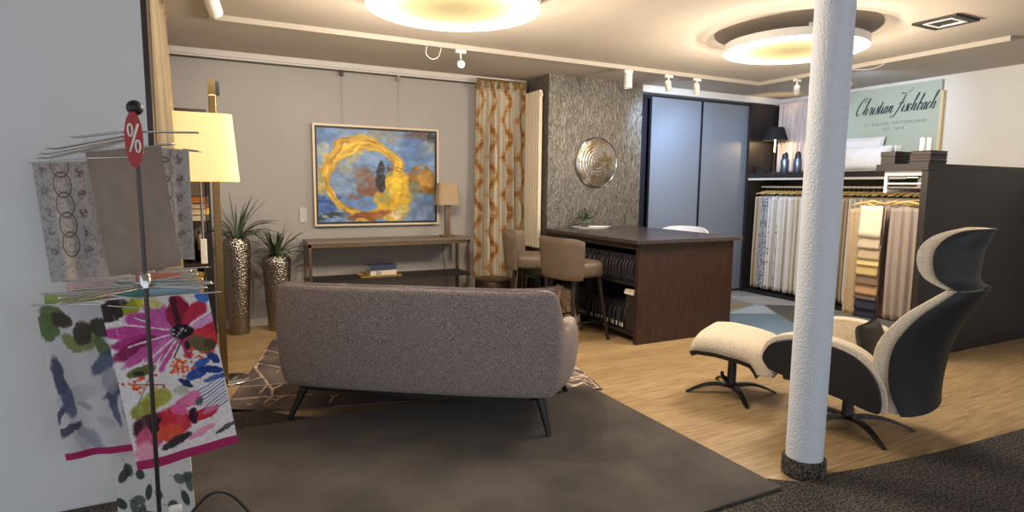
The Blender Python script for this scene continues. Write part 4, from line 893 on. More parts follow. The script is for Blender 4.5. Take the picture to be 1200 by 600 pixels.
# ---------------------------------------------------------------- wardrobe
t = thing('wardrobe', 'tall wardrobe with two plain blue grey sliding doors', 'wardrobe', (4.68, 5.90, 0))
MB().box(0, 0.06, 0.02, 0.455, 0, 2.54).build('side_panel', M['wardrobe_dark'], t); MB().box(1.90, 1.925, 0.02, 0.455, 0, 2.54).build('side_panel', M['wardrobe_dark'], t)
MB().box(0.0605, 1.8995, 0.44, 0.455, 0, 2.54).build('back_panel', M['wardrobe_dark'], t)
MB().box(0.0605, 1.8995, 0.02, 0.4395, 2.50, 2.54).build('top_panel', M['wardrobe_dark'], t); MB().box(0.0605, 1.8995, 0.02, 0.4395, 0, 0.06).build('plinth', M['wardrobe_dark'], t)
MB().box(0.0605, 0.19, 0.06, 0.08, 0.0605, 2.4995).build('filler_panel', M['wardrobe_dark'], t)
for x0, x1, y in ((0.195, 1.025, 0.0), (1.035, 1.885, 0.0)):
    d = MB().box(x0, x1, y, y + 0.022, 0.03, 2.52, 0.002, seg=1).build('door', M['wardrobe'], t)
    MB().box(x0 - 0.002, x0 + 0.012, y - 0.006, y + 0.023, 0.03, 2.52).build('grip_profile', M['wardrobe_dark'], d); MB().box(x1 - 0.012, x1 + 0.002, y - 0.006, y + 0.023, 0.03, 2.52).build('grip_profile', M['wardrobe_dark'], d)

# ---------------------------------------------------------------- fabric rack on the right wall
t = thing('fabric_rack', 'long dark wall rack with top shelf and hanging rail along the right wall', 'rack', (6.5, 3.75, 0))
MB().box(0, 0.595, 0, 2.06, 1.555, 1.62).build('top_shelf', M['shelf_dark'], t)
MB().box(0.0, 0.595, 2.065, 2.09, 0, 2.54).build('side_panel', M['shelf_dark'], t)
MB().box(0.57, 0.595, 0, 2.06, 0, 1.554).build('back_panel', M['shelf_dark'], t); MB().box(0, 0.57, 0.0, 2.06, 0, 0.05).build('plinth', M['shelf_dark'], t)
MB().tube([(0.28, -0.2, 1.44), (0.28, 2.06, 1.44)], 0.012, 10).build('rail', M['white_metal'], t, smooth=50)
MB().box(0.004, 0.02, 0, 2.06, 1.528, 1.5545).build('front_strip', M['trim'], t)
MB().box(0.3, 0.33, 0.05, 2.0, 1.545, 1.5545).build('led_strip', emis('warm_led', rgb(255, 226, 170), 3.0), t)['label'] = 'lit warm light strip under the shelf'
for y in (0.0, 1.03):
    MB().box(0.265, 0.295, y, y + 0.03, 1.452, 1.5545).build('rail_bracket', M['white_metal'], t)
GROUP = 'fabric lengths hanging on the long wall rail'
def fabric_mesh(wx, h, th, folds, amp, sd):
    rs = random.Random(sd); p1, p2 = rs.uniform(0, 6), rs.uniform(0, 6)
    def f(s):
        def g(a, b):
            e = math.sin(PI * min(1, max(0, a))) ** 0.4
            y = amp * (0.4 + 0.6 * b) * (math.sin(2 * PI * folds * a + p1 + b) + 0.4 * math.sin(2 * PI * folds * 2.1 * a + p2)) + s * th / 2 * (0.25 + 0.75 * e)
            x = (a - 0.5) * wx * (0.97 + 0.05 * b + 0.02 * math.sin(b * 5 + p2)); z = -h * b
            if b < 0.06: z -= 0.02 * abs(2 * a - 1) * (1 - b / 0.06)
            return (x, y, z)
        return g
    mb = MB(); mb.solid_grid(f(-1), f(1), 26, 22); return mb
fab = [mat('fabric_white', rgb(216, 214, 212), 0.9, var=0.03, vscale=20, bump=0.2, bscale=90), mat('fabric_ivory', rgb(206, 198, 180), 0.9, var=0.03, vscale=20, bump=0.2, bscale=90), mat('fabric_grey', rgb(160, 160, 166), 0.9, var=0.05, vscale=20, bump=0.2, bscale=90),
       mat('fabric_dots', rgb(176, 178, 184), 0.9, col2=rgb(110, 114, 122), vscale=40, detail=1, ramp=(0.52, 0.56)), mat('fabric_sand', rgb(186, 170, 146), 0.9, var=0.04, vscale=20, bump=0.2, bscale=90), mat('fabric_sprig', rgb(210, 208, 206), 0.9, col2=rgb(140, 140, 132), vscale=22, detail=2, ramp=(0.56, 0.62))]
names = ['white', 'ivory', 'pale grey', 'grey dotted', 'sand', 'sprig printed white']
def hanger_part(parent, w, m):
    mb = MB(); mb.tube([(-w / 2, 0, 0.02), (-w / 4, 0, 0.045), (0, 0, 0.06), (w / 4, 0, 0.045), (w / 2, 0, 0.02)], [0.006, 0.009, 0.01, 0.009, 0.006], 8)
    h = mb.build('hanger', m, parent, smooth=True)
    MB().tube([(0, 0, 0.066), (0, 0, 0.10)] + [(0.014 * math.cos(a) , 0, 0.121 + 0.014 * math.sin(a)) for a in [(-80 + 35 * k) * PI / 180 for k in range(7)]], 0.002, 6).build('hook', M['steel'], h, smooth=True)
protos = {}
seq = [4, 4, 3, 3, 5, 0, 5, 0, 0, 1, 0, 1, 0, 0, 1, 1, 0, 2, 0, 1, 5, 0, 1, 4, 0, 5, 0, 1, 0, 4, 1, 5, 1, 0, 5, 4, 1, 5]
y = 5.72; k = 0
while y > 3.62:
    c = seq[k % len(seq)]
    if (c, k % 3) not in protos:
        q = thing('hanging_fabric', names[c] + ' fabric length among those hanging along the right wall', 'fabric sample', (0, 0, 0), 0, names[c] + ' ' + GROUP)
        hanger_part(q, 0.42, M['gold_wood'])
        fabric_mesh(0.46, 1.24, 0.03, 2.6, 0.007, k).build('cloth', fab[c], q, smooth=True, fixn=False)
        protos[(c, k % 3)] = q
        q.location = (6.78, y, 1.325)
    else: q = dup(protos[(c, k % 3)], (6.78 + 0.015 * math.sin(k * 1.7), y, 1.325), 0)
    q.rotation_euler = (0, 0, math.radians(4 * math.sin(k * 2.3)))
    y -= 0.056; k += 1
# curtain behind the shelf lamp
t = thing('display_curtain', 'pale grey lilac curtain hanging behind the small black shaded lamp', 'curtain', (7.0, 5.49, 0), PI / 2)
curtain_mesh(0.56, 1.64, 2.58, 8, 0.025, 140, 30, 0.05, 12).build('fabric', mat('lilac_grey_cloth', rgb(178, 172, 180), 0.85, col2=rgb(206, 198, 194), vscale=14, stretch=(6, 6, 0.6)), t, smooth=True, fixn=False)
# lamp and bottles on the rack shelf
t = thing('shelf_lamp', 'small lit table lamp with black empire shade on the wall rack shelf', 'lamp', (6.72, 5.59, 1.6205))
MB().lathe([(0, 0), (0.055, 0), (0.055, 0.012), (0.012, 0.02), (0.009, 0.25), (0.011, 0.27), (0, 0.275)], 32, caps=False).build('base', M['black'], t, smooth=50)
def cone_shade(r0, r1, z0, z1, th=0.003): return [(r0, z0), (r1, z1), (r1 - th, z1), (r0 - th, z0), (r0, z0)]
MB().lathe(cone_shade(0.16, 0.10, 0.43, 0.60), 48, caps=False).build('lamp_shade', M['black_shade'], t, smooth=50)['label'] = 'black lampshade'
MB().lathe([(0.008, 0.28), (0.008, 0.46), (0.03, 0.49), (0.03, 0.53), (0.0, 0.56)], 20, caps=False).build('bulb', emis('warm_bulb_small', rgb(255, 216, 150), 14), t, smooth=True)
for k, (yy, lb) in enumerate(((5.37, 'steel blue ribbed bottle next to the small black lamp'), (5.18, 'steel blue ribbed bottle next to the white column edge, away from the lamp'))):
    t = thing('ribbed_bottle', lb, 'bottle', (6.66, yy, 1.6205))
    MB().lathe([(0, 0), (0.045, 0), (0.05, 0.01), (0.05, 0.16), (0.042, 0.18), (0, 0.182)], 32, caps=False).build('body', mat('blue_steel', rgb(112, 124, 142), 0.3, metal=0.8) if k == 0 else bpy.data.materials['blue_steel'], t, smooth=50)
    MB().lathe([(0.036, 0.1825), (0.037, 0.20), (0.034, 0.24), (0.02, 0.262), (0, 0.266)], 28, caps=False).build('stopper', M['wardrobe_dark'], t, smooth=50)
o = MB().box(6.62, 6.8, 5.72, 5.8, 1.6205, 1.72, 0.003).build('black_box', M['shelf_dark']); tag(o, 'small black box on the shelf corner beside the wardrobe', 'box')
# pillows
def bed_pillow(lab, loc, w, h, th, rot, m):
    t = thing('bed_pillow', lab, 'pillow', loc); t.rotation_euler = rot
    o = cushion('pillow_body', w, h, th, m, t)
    mb = MB(); mb.tube([(x * w / 2 * 0.965, 0, h / 2 + z * h / 2 * 0.965) for x, z in ((-1, -1), (0, -0.965), (1, -1), (0.965, 0), (1, 1), (0, 0.965), (-1, 1), (-0.965, 0))], 0.005, 6, closed=True); mb.build('piping', m, t, smooth=True)
bed_pillow('big white square pillow standing at the back of the rack shelf', (6.90, 4.55, 1.622), 0.5, 0.42, 0.17, (math.radians(-12), 0, math.radians(-84)), M['white_fabric'])
bed_pillow('wide white pillow lying in front of the square one on the rack shelf', (6.70, 4.36, 1.622), 0.55, 0.30, 0.19, (math.radians(-16), 0, math.radians(-80)), M['white_fabric'])
# sign
SYL, SYR, SZ0, SZ1 = 4.84, 3.80, 1.66, 2.60
t = thing('shop_sign', 'pale green wall sign lettered in dark script above the pillows', 'sign', (7.06, 4.82, 0))
MB().box(0, 0.038, -(SYL - SYR), 0.02, SZ0, SZ1).build('panel', mat('sage_panel', rgb(174, 187, 176), 0.6, var=0.01), t)
MB().box(-0.012, 0.03, -(SYL - SYR) - 0.03, -(SYL - SYR) - 0.0005, SZ0, SZ1 - 0.12).build('edge_strip', mat('cream_strip', rgb(214, 198, 156), 0.5), t)
MB().box(-0.01, 0.036, 0.0205, 0.045, SZ0, SZ1).build('edge_profile', mat('teal_profile', rgb(70, 104, 124), 0.5), t)
STR = {
 'C': (1.5, [[(1.15, 1.95), (1.32, 2.3), (1.15, 2.6), (0.7, 2.5), (0.25, 1.9), (0.02, 1.1), (0.1, 0.35), (0.45, 0.0), (0.9, 0.1), (1.35, 0.5), (1.6, 0.75)], [(1.15, 1.95), (1.0, 2.1), (1.1, 2.3)]]),
 'h': (1.1, [[(-0.05, 0.3), (0.3, 1.2), (0.52, 2.2), (0.44, 2.5), (0.3, 2.2), (0.22, 1.1), (0.2, 0.0)], [(0.2, 0.25), (0.45, 0.9), (0.65, 0.95), (0.7, 0.7), (0.66, 0.2), (0.8, 0.0), (1.1, 0.35)]]),
 'r': (0.78, [[(0, 0.35), (0.25, 1.1), (0.3, 0.95), (0.55, 0.9), (0.52, 0.25), (0.62, 0.0), (0.8, 0.35)]]),
 'i': (0.55, [[(0, 0.35), (0.22, 1.0), (0.2, 0.25), (0.32, 0.0), (0.57, 0.35)], [(0.25, 1.5), (0.28, 1.62)]]),
 's': (0.62, [[(0, 0.35), (0.34, 1.1), (0.42, 0.75), (0.46, 0.25), (0.25, -0.02), (0.08, 0.14)], [(0.4, 0.06), (0.65, 0.35)]]),
 't': (0.55, [[(0, 0.35), (0.26, 1.75), (0.22, 0.25), (0.34, 0.0), (0.57, 0.35)], [(0.0, 1.12), (0.5, 1.2)]]),
 'a': (0.9, [[(0.6, 0.85), (0.4, 1.0), (0.12, 0.6), (0.1, 0.15), (0.3, 0.0), (0.52, 0.45), (0.64, 1.0), (0.6, 0.25), (0.7, 0.0), (0.92, 0.35)], [(0.0, 0.35), (0.12, 0.5)]]),
 'n': (0.98, [[(0, 0.35), (0.2, 1.0), (0.2, 0.0)], [(0.2, 0.25), (0.45, 0.95), (0.62, 0.9), (0.6, 0.25), (0.72, 0.0), (1.0, 0.35)]]),
 'F': (1.25, [[(0.0, 2.45), (0.12, 2.75), (0.6, 2.62), (1.2, 2.7), (1.7, 2.95), (1.85, 3.25), (1.7, 3.3)], [(1.0, 2.5), (0.85, 1.6), (0.62, 0.4), (0.3, -0.45), (-0.15, -0.72), (-0.45, -0.5), (-0.3, -0.3)], [(0.15, 1.15), (0.7, 1.36), (1.25, 1.28), (1.38, 1.5)], [(0.18, 1.12), (0.7, 1.32), (1.25, 1.25)]]),
 'c': (0.6, [[(0.5, 0.75), (0.36, 1.0), (0.1, 0.65), (0.1, 0.15), (0.32, 0.0), (0.62, 0.35)]]),
 'b': (0.8, [[(0, 0.35), (0.3, 1.3), (0.46, 2.0), (0.38, 2.3), (0.26, 1.9), (0.16, 0.5), (0.24, 0.02), (0.5, 0.06), (0.68, 0.55), (0.55, 1.0), (0.36, 0.92), (0.6, 0.86), (0.82, 0.9)]]),
}
def spline(pts, n=9):
    P = [Vector((p[0], p[1])) for p in pts]; out = []
    for i in range(len(P) - 1):
        p0 = P[max(i - 1, 0)]; p1 = P[i]; p2 = P[i + 1]; p3 = P[min(i + 2, len(P) - 1)]
        for k in range(n):
            s = k / n; out.append(0.5 * ((2 * p1) + (p2 - p0) * s + (2 * p0 - 5 * p1 + 4 * p2 - p3) * s * s + (3 * p1 - p0 - 3 * p2 + p3) * s ** 3))
    out.append(P[-1]); return out
def script_line(mb, text, y0, z0, sx, sz, slant):
    pen = 0.0
    for ch in text:
        if ch == ' ': pen += 0.35; continue
        adv, strokes = STR[ch]
        for st_ in strokes:
            q = spline(st_); L = []
            for i, p in enumerate(q):
                d = q[min(i + 1, len(q) - 1)] - q[max(i - 1, 0)]
                if d.length < 1e-6: d = Vector((1, 0))
                d.normalize(); wd = 0.04 + 0.10 * max(0.0, -d.y) * min(1, i / 3, (len(q) - 1 - i) / 3)
                L.append((p + Vector((-d.y, d.x)) * wd, p - Vector((-d.y, d.x)) * wd))
            v = []; f = []
            for a_, b_ in L:
                for p in (a_, b_):
                    X_ = (p.x + pen) * sx + p.y * sz * slant; v.append((-0.0025, y0 - X_, z0 + p.y * sz))
            for i in range(len(L) - 1): f.append((2 * i, 2 * i + 1, 2 * i + 3, 2 * i + 2))
            mb._add(v, f)
        pen += adv
    return pen
ink = mat('teal_ink', rgb(34, 52, 66), 0.5)
mb = MB(); script_line(mb, 'Christian Fischbach', -0.09, 2.30, 0.0585, 0.076, 0.36); mb.build('script_lettering', ink, t, fixn=False)
def text_mesh(s, size, m, parent, loc, rot, name, space=1.0, align='CENTER'):
    c = bpy.data.curves.new('txt', 'FONT'); c.body = s; c.size = size; c.align_x = align; c.space_character = space; c.resolution_u = 3
    o = bpy.data.objects.new('txt', c); COL.objects.link(o); dg = bpy.context.evaluated_depsgraph_get(); dg.update()
    me = bpy.data.meshes.new_from_object(o.evaluated_get(dg)); bpy.data.objects.remove(o); me.name = name
    q = bpy.data.objects.new(name, me); COL.objects.link(q); me.materials.clear(); me.materials.append(m); q.parent = parent; q.location = loc; q.rotation_euler = rot; return q
ink2 = mat('grey_green_ink', rgb(96, 110, 104), 0.5)
text_mesh('ST. GALLEN, SWITZERLAND', 0.046, ink2, t, (-0.002, -0.56, 2.165), (PI / 2, 0, -PI / 2), 'small_lettering', 1.25)
text_mesh('EST. 1819', 0.046, ink2, t, (-0.002, -0.56, 2.10), (PI / 2, 0, -PI / 2), 'small_lettering', 1.25)

# ---------------------------------------------------------------- front drapery unit
t = thing('drapery_rack', 'dark display unit with drapery rail in front of the wall rack', 'rack', (5.15, 2.80, 0))
MB().box(0, 1.9, 0, 0.05, 0, 1.57).build('end_panel', M['shelf_dark'], t)
MB().box(-0.01, 1.9, 0.0, 0.42, 1.571, 1.625).build('top_slab', M['shelf_dark'], t)
mb = MB(); mb.box(0.02, 0.045, 0.051, 0.36, 1.53, 1.5705); mb.box(0.02, 0.045, 0.335, 0.36, 1.385, 1.529); mb.build('front_frame', M['white_metal'], t)
mb = MB(); mb.box(1.86, 1.885, 0.051, 0.36, 1.40, 1.5705); mb.build('rear_frame', M['shelf_dark'], t)
MB().tube([(0.0, 0.33, 1.40), (1.87, 0.33, 1.40)], 0.011, 10).build('rail', M['white_metal'], t, smooth=50)
MB().tube([(0.03, 0.052, 1.462), (0.03, 0.33, 1.462)], 0.009, 8).build('cross_bar', M['white_metal'], t, smooth=50)
def drape(lab, x, yc, w, h, th, m, zt=1.27, sd=1, rz=0, fold=3.0, amp=0.018):
    q = thing('hanging_drape', lab, 'drape', (x, yc, zt), rz)
    mb = MB(); mb.tube([(0, -w / 2, 0.012), (0, -w / 4, 0.03), (0, 0, 0.042), (0, w / 4, 0.03), (0, w / 2, 0.012)], [0.006, 0.010, 0.011, 0.010, 0.006], 8); hg = mb.build('hanger', M['gold_wood'], q, smooth=True)
    MB().tube([(0, 0, 0.048), (0, 0, 0.10)] + [(0, 0.014 * math.cos(a), 0.118 + 0.014 * math.sin(a)) for a in [(-80 + 35 * k) * PI / 180 for k in range(7)]], 0.002, 6).build('hook', M['steel'], hg, smooth=True)
    mb = fabric_mesh(w, h, th, fold, amp, sd); o = mb.build('cloth', m, q, smooth=True, fixn=False); o.rotation_euler = (0, 0, PI / 2); return q
dm = [mat('drape_rose_taupe', rgb(150, 138, 132), 0.85, var=0.04, vscale=16, bump=0.2, bscale=120), mat('drape_beige', rgb(170, 150, 124), 0.85, var=0.04, vscale=16, bump=0.2, bscale=120), mat('drape_mauve', rgb(140, 122, 118), 0.85, var=0.04, vscale=16, bump=0.2, bscale=120), mat('drape_sage', rgb(150, 156, 146), 0.7, var=0.3, vscale=60)]
drape('rose taupe folded drape, widest and foremost beside the dark end panel', 5.27, 3.005, 0.27, 0.98, 0.05, dm[0], sd=2, fold=3.5, amp=0.022)
drape('narrow beige drape left of the stepped fabric sample strip', 5.33, 3.43, 0.24, 1.0, 0.04, dm[1], sd=3, zt=1.25)
drape('narrow mauve drape between the sample strip and the rose taupe drape', 5.36, 3.17, 0.12, 0.98, 0.04, dm[2], sd=4)
drape('greyish sage drape hanging behind the rose taupe one', 5.55, 3.0, 0.3, 1.0, 0.04, dm[3], sd=5, zt=1.265)
for k_, (x_, nm_, mi_) in enumerate(((5.74, 'mauve', 2), (5.88, 'rose taupe', 0), (6.02, 'sage', 3), (6.18, 'beige', 1))):
    drape(nm_ + ' drape hung deep in the drapery unit, %s' % ('directly behind the narrow drapes', 'between a mauve and a sage one', 'just before the last beige one', 'the very last one')[k_], x_, 3.19, 0.44, 1.0, 0.035, dm[mi_], sd=10 + k_, zt=1.275, rz=0.12 - 0.05 * k_)
drape('sand drape hanging behind the beige one in the drapery unit', 5.6, 3.32, 0.42, 1.02, 0.04, dm[1], sd=6, zt=1.255)
# stepped sample strip
t = thing('sample_strip', 'hanging strip of stepped fabric swatches from cream to navy', 'fabric samples', (5.22, 3.27, 1.27))
mb = MB(); mb.tube([(0, -0.12, 0.012), (0, 0, 0.042), (0, 0.12, 0.012)], [0.006, 0.011, 0.006], 8); hg = mb.build('hanger', M['gold_wood'], t, smooth=True)
MB().tube([(0, 0, 0.048), (0, 0, 0.10)] + [(0, 0.014 * math.cos(a), 0.118 + 0.014 * math.sin(a)) for a in [(-80 + 35 * k) * PI / 180 for k in range(7)]], 0.002, 6).build('hook', M['steel'], hg, smooth=True)
MB().box(0.0, 0.006, -0.1, 0.1, -0.97, 0.0).build('backing_cloth', dm[2], t)
for k, (c, h) in enumerate((((216, 206, 186), 0.25), ((188, 172, 150), 0.11), ((178, 158, 132), 0.10), ((206, 184, 130), 0.06), ((186, 164, 112), 0.09), ((122, 100, 82), 0.09), ((168, 136, 98), 0.09), ((104, 88, 84), 0.05), ((38, 40, 62), 0.09), ((28, 30, 48), 0.08))):
    zt = -sum(x for x in (0.25, 0.11, 0.10, 0.06, 0.09, 0.09, 0.09, 0.05, 0.09, 0.08)[:k]) * 0.96
    def sg(off):
        def g(a, b): return (-0.004 - 0.0035 * (9 - k) * 0.4 - 0.016 * b ** 2 + off + 0.002 * math.sin(a * 9 + k), (0.5 - a) * 0.20 + 0.004 * math.sin(k * 2), zt - b * (h + 0.03))
        return g
    MB().solid_grid(sg(0), sg(0.002), 8, 6).build('swatch', mat('swatch_%d' % k, rgb(*c), 0.9, var=0.05, vscale=40, bump=0.2, bscale=160), t, smooth=True, fixn=False)
# boxes, candles and glasses on the slab
def lidbox(name, lab, x0, x1, y0, y1, z0, z1, n, m):
    t = thing(name, lab, 'box', ((x0 + x1) / 2, (y0 + y1) / 2, z0)); w, d = (x1 - x0) / 2, (y1 - y0) / 2; h = (z1 - z0)
    MB().box(-w, w, -d, d, 0, h * 0.62, 0.002, seg=1).build('body', m, t); MB().box(-w - 0.004, w + 0.004, -d - 0.004, d + 0.004, h * 0.62 + 0.0005, h, 0.002, seg=1).build('lid', m, t); return t
lidbox('presentation_box', 'tall dark presentation box at the slab end nearest the pillows', 5.18, 5.40, 3.09, 3.21, 1.626, 1.735, 1, M['shelf_dark'])
zz = 1.626
for k, lb in enumerate(('lowest', 'second', 'third', 'topmost')):
    lidbox('flat_box', lb + ' dark flat box of the low stack on the display unit', 5.18 + 0.004 * k, 5.42, 2.815, 2.975 - 0.004 * (k % 2), zz, zz + 0.026, 1, M['dark_top'] if k % 2 else M['shelf_dark']); zz += 0.0265
for k, (yy, h, lb) in enumerate(((2.93, 0.11, 'white pillar candle on the box stack, beside its twin towards the pillows'), (2.875, 0.105, 'white pillar candle on the box stack, nearer the sign edge strip'))):
    t = thing('pillar_candle', lb, 'candle', (5.27, yy, zz)); MB().lathe([(0, 0), (0.018, 0), (0.019, 0.003), (0.019, h - 0.004), (0.016, h), (0.005, h - 0.003), (0, h - 0.003)], 24, caps=False).build('wax', M['white'], t, smooth=50); MB().tube([(0, 0, h - 0.0028), (0.001, 0, h + 0.008)], 0.0012, 5).build('wick', M['black'], t)
t = thing('glass_tumbler', 'small clear tumbler standing on the tall presentation box', 'glass', (5.28, 3.13, 1.7355)); MB().lathe([(0, 0), (0.028, 0), (0.032, 0.055), (0.030, 0.055), (0.026, 0.006), (0, 0.006)], 28, caps=False).build('tumbler_body', M['glass'], t, smooth=50)
# ---------------------------------------------------------------- lounge chair and ottoman
def star(parent, angs, L, zhub, m):
    MB().lathe([(0, 0.045), (0.032, 0.045), (0.036, 0.06), (0.03, 0.075), (0.028, zhub), (0, zhub)], 24, caps=False).build('pedestal', m, parent, smooth=50)
    for a in angs:
        d = Vector((math.cos(math.radians(a)), math.sin(math.radians(a)), 0)); s = Vector((-d.y, d.x, 0)); rows = []
        for k in range(9):
            f = k / 8; p = d * (0.02 + (L - 0.02) * f); z = 0.062 + 0.016 * math.sin(PI * min(1, f * 1.1)) - 0.052 * f ** 2.2; w = 0.026 - 0.010 * f; th = 0.020 - 0.010 * f
            if k == 8: w *= 0.7
            rows.append([p + s * w + Vector((0, 0, z - th)), p - s * w + Vector((0, 0, z - th)), p - s * w * 0.75 + Vector((0, 0, z)), p + s * w * 0.75 + Vector((0, 0, z))])
        mb = MB(); v = [q for r in rows for q in r]; f = [(0, 1, 2, 3), (35, 34, 33, 32)]
        for i in range(8):
            for j in range(4): f.append((i * 4 + j, (i + 1) * 4 + j, (i + 1) * 4 + (j + 1) % 4, i * 4 + (j + 1) % 4))
        mb._add(v, f); mb.build('leg', m, parent, smooth=45)
chair = thing('lounge_chair', 'black shelled lounge chair with cream boucle rim, high winged back and headrest', 'armchair', (3.37, 2.17, 0), math.radians(107.8))
star(chair, [101 - 107.8 + 72 * k for k in range(5)], 0.36, 0.262, M['black'])
# arms: black outer plate with a cream padded inner wing
def arc(pts, n=6): return [(p.x, p.y) for p in spline(list(pts) + [pts[0]], n)[:-1]]
plate = arc([(0.335, 0.345), (0.375, 0.41), (0.33, 0.50), (0.22, 0.548), (0.06, 0.556), (-0.09, 0.525), (-0.19, 0.455), (-0.245, 0.36), (-0.255, 0.25), (-0.215, 0.232), (-0.05, 0.268), (0.15, 0.305)])
wing = arc([(0.35, 0.350), (0.395, 0.41), (0.35, 0.52), (0.225, 0.575), (0.06, 0.585), (-0.105, 0.553), (-0.212, 0.478), (-0.27, 0.37), (-0.282, 0.25), (-0.225, 0.240), (-0.05, 0.282), (0.15, 0.316)])
def side_prism(poly, y0, y1, name, m, bev):
    Mx = Matrix(((1, 0, 0, 0), (0, 0, -1, 0), (0, 1, 0, 0), (0, 0, 0, 1)))   # (x,z) profile extruded along y
    mb = MB(); mb.prism(poly, -y1, -y0, M=Mx); return mb.build(name, m, chair, smooth=35, bevel=bev)
for s in (1, -1):
    lo, hi = sorted((s * 0.3625, s * 0.380)); side_prism(plate, lo, hi, 'arm_shell', M['black_shell'] if 'black_shell' in M else M['black'], 0.006)['label'] = 'black outer arm shell'
    lo, hi = sorted((s * 0.262, s * 0.362)); side_prism(wing, lo, hi, 'arm_padding', M['cream_boucle'], 0.022)['label'] = 'cream boucle arm padding'
MB().box(-0.26, 0.38, -0.26, 0.26, 0.30, 0.44, 0.05, seg=4).build('seat_cushion', M['cream_boucle'], chair, smooth=40)
MB().box(-0.22, 0.30, -0.25, 0.25, 0.263, 0.2995, 0.012).build('seat_pan', M['black'], chair, smooth=40)
def back_fn(rows, off, trim=1.0):
    R = [tuple(r) for r in rows]
    def g(a, b):
        k = b * (len(R) - 1); i = min(int(k), len(R) - 2); f = k - i
        p0, p1, p2, p3 = (R[max(i - 1, 0)], R[i], R[i + 1], R[min(i + 2, len(R) - 1)])
        q = [0.5 * ((2 * p1[j]) + (p2[j] - p0[j]) * f + (2 * p0[j] - 5 * p1[j] + 4 * p2[j] - p3[j]) * f * f + (3 * p1[j] - p0[j] - 3 * p2[j] + p3[j]) * f ** 3) for j in range(4)]
        rx, z, w, d = q; th = (2 * a - 1) * PI / 2 * trim
        return (rx - d * math.cos(th) ** 0.9 - off * math.cos(th), (w + off) * math.sin(th), z - 0.25 * off * 0)
    return g
BR_ = [(-0.285, 0.235, 0.315, 0.12), (-0.225, 0.34, 0.335, 0.18), (-0.196, 0.46, 0.345, 0.22), (-0.212, 0.61, 0.345, 0.23), (-0.30, 0.755, 0.32, 0.20), (-0.40, 0.85, 0.275, 0.15), (-0.465, 0.905, 0.23, 0.11)]
HR_ = [(-0.455, 0.91, 0.22, 0.10), (-0.375, 0.955, 0.235, 0.15), (-0.338, 1.02, 0.245, 0.19), (-0.335, 1.10, 0.24, 0.20), (-0.375, 1.165, 0.215, 0.18), (-0.45, 1.205, 0.16, 0.12), (-0.52, 1.215, 0.09, 0.06)]
M['black_shell'] = mat('black_stained_shell', rgb(30, 28, 28), 0.55, var=0.12, vscale=10, stretch=(1, 1, 6))
for rows, nm in ((BR_, 'backrest'), (HR_, 'headrest')):
    p = MB().solid_grid(back_fn(rows, -0.045), back_fn(rows, 0.012), 36, 28).build(nm, M['cream_boucle'], chair, smooth=50, bevel=0.012); p['label'] = 'cream boucle ' + nm + ' padding with a wide rim'
    sh_rows = [(r[0] - 0.022, r[1], r[2] - 0.002, r[3] - 0.012) for r in rows]
    MB().solid_grid(back_fn(sh_rows, 0.0135, 0.87), back_fn(sh_rows, 0.03, 0.87), 36, 28).build(nm + '_shell', M['black_shell'], chair, smooth=50)['label'] = 'black outer ' + nm + ' shell'
o = cushion('lumbar_cushion', 0.36, 0.20, 0.11, M['charcoal_fabric'], loc=(0, 0, 0)); d = Vector((-0.306, 0.952, 0))
o.location = Vector((3.37, 2.17, 0.452)) + d * -0.12; o.rotation_euler = (math.radians(16), 0, math.radians(107.8 + 90)); tag(o, 'charcoal lumbar cushion on the seat of the cream lounge chair', 'cushion')

ot = thing('ottoman', 'cream boucle ottoman with curved cushion on a black star foot', 'ottoman', (3.17, 2.88, 0), math.radians(-62))
star(ot, [62 + 90 * k + 62 for k in range(4)], 0.31, 0.262, M['black'])
def ott(off, inset, bump_):
    prof = [(-0.265, 0.318), (-0.22, 0.335), (-0.1, 0.338), (0.05, 0.322), (0.15, 0.300), (0.22, 0.268), (0.265, 0.235)]
    def g(a, b):
        k = a * (len(prof) - 1); i = min(int(k), len(prof) - 2); f = k - i
        x = prof[i][0] * (1 - f) + prof[i + 1][0] * f; z = prof[i][1] * (1 - f) + prof[i + 1][1] * f
        v = 2 * b - 1; u = 2 * a - 1
        e = (1 - abs(u) ** 5) ** 0.5 * (1 - abs(v) ** 5) ** 0.5 if bump_ else 1.0
        tx = 0.25 if x > 0 else 0.1
        zz = z + off * e
        if bump_ and off < 0.05 and x > 0.12: zz -= 0.055 * ((x - 0.12) / 0.145) ** 0.7
        if not bump_ and x > 0.12: x = 0.12 + (x - 0.12) * 0.35
        return (x * (1 - inset) + 0.05, v * (0.30 - 0.012 * u * u) * (1 - inset) + 0.02, zz)
    return g
sh_ = MB().solid_grid(ott(-0.032, 0.04, False), ott(0.0, 0.0, False), 24, 12).build('shell', M['black_shell'], ot, smooth=50); sh_['label'] = 'thin curved black shell under the cushion'
MB().solid_grid(ott(0.001, 0.0, False), ott(0.118, -0.02, True), 36, 30).build('cushion', M['cream_boucle'], ot, smooth=True)
MB().tube([(-0.02, 0.0, 0.08), (-0.06, -0.02, 0.12), (-0.06, -0.02, 0.145)], 0.012, 8).build('height_lever', M['black_metal'], ot, smooth=True)

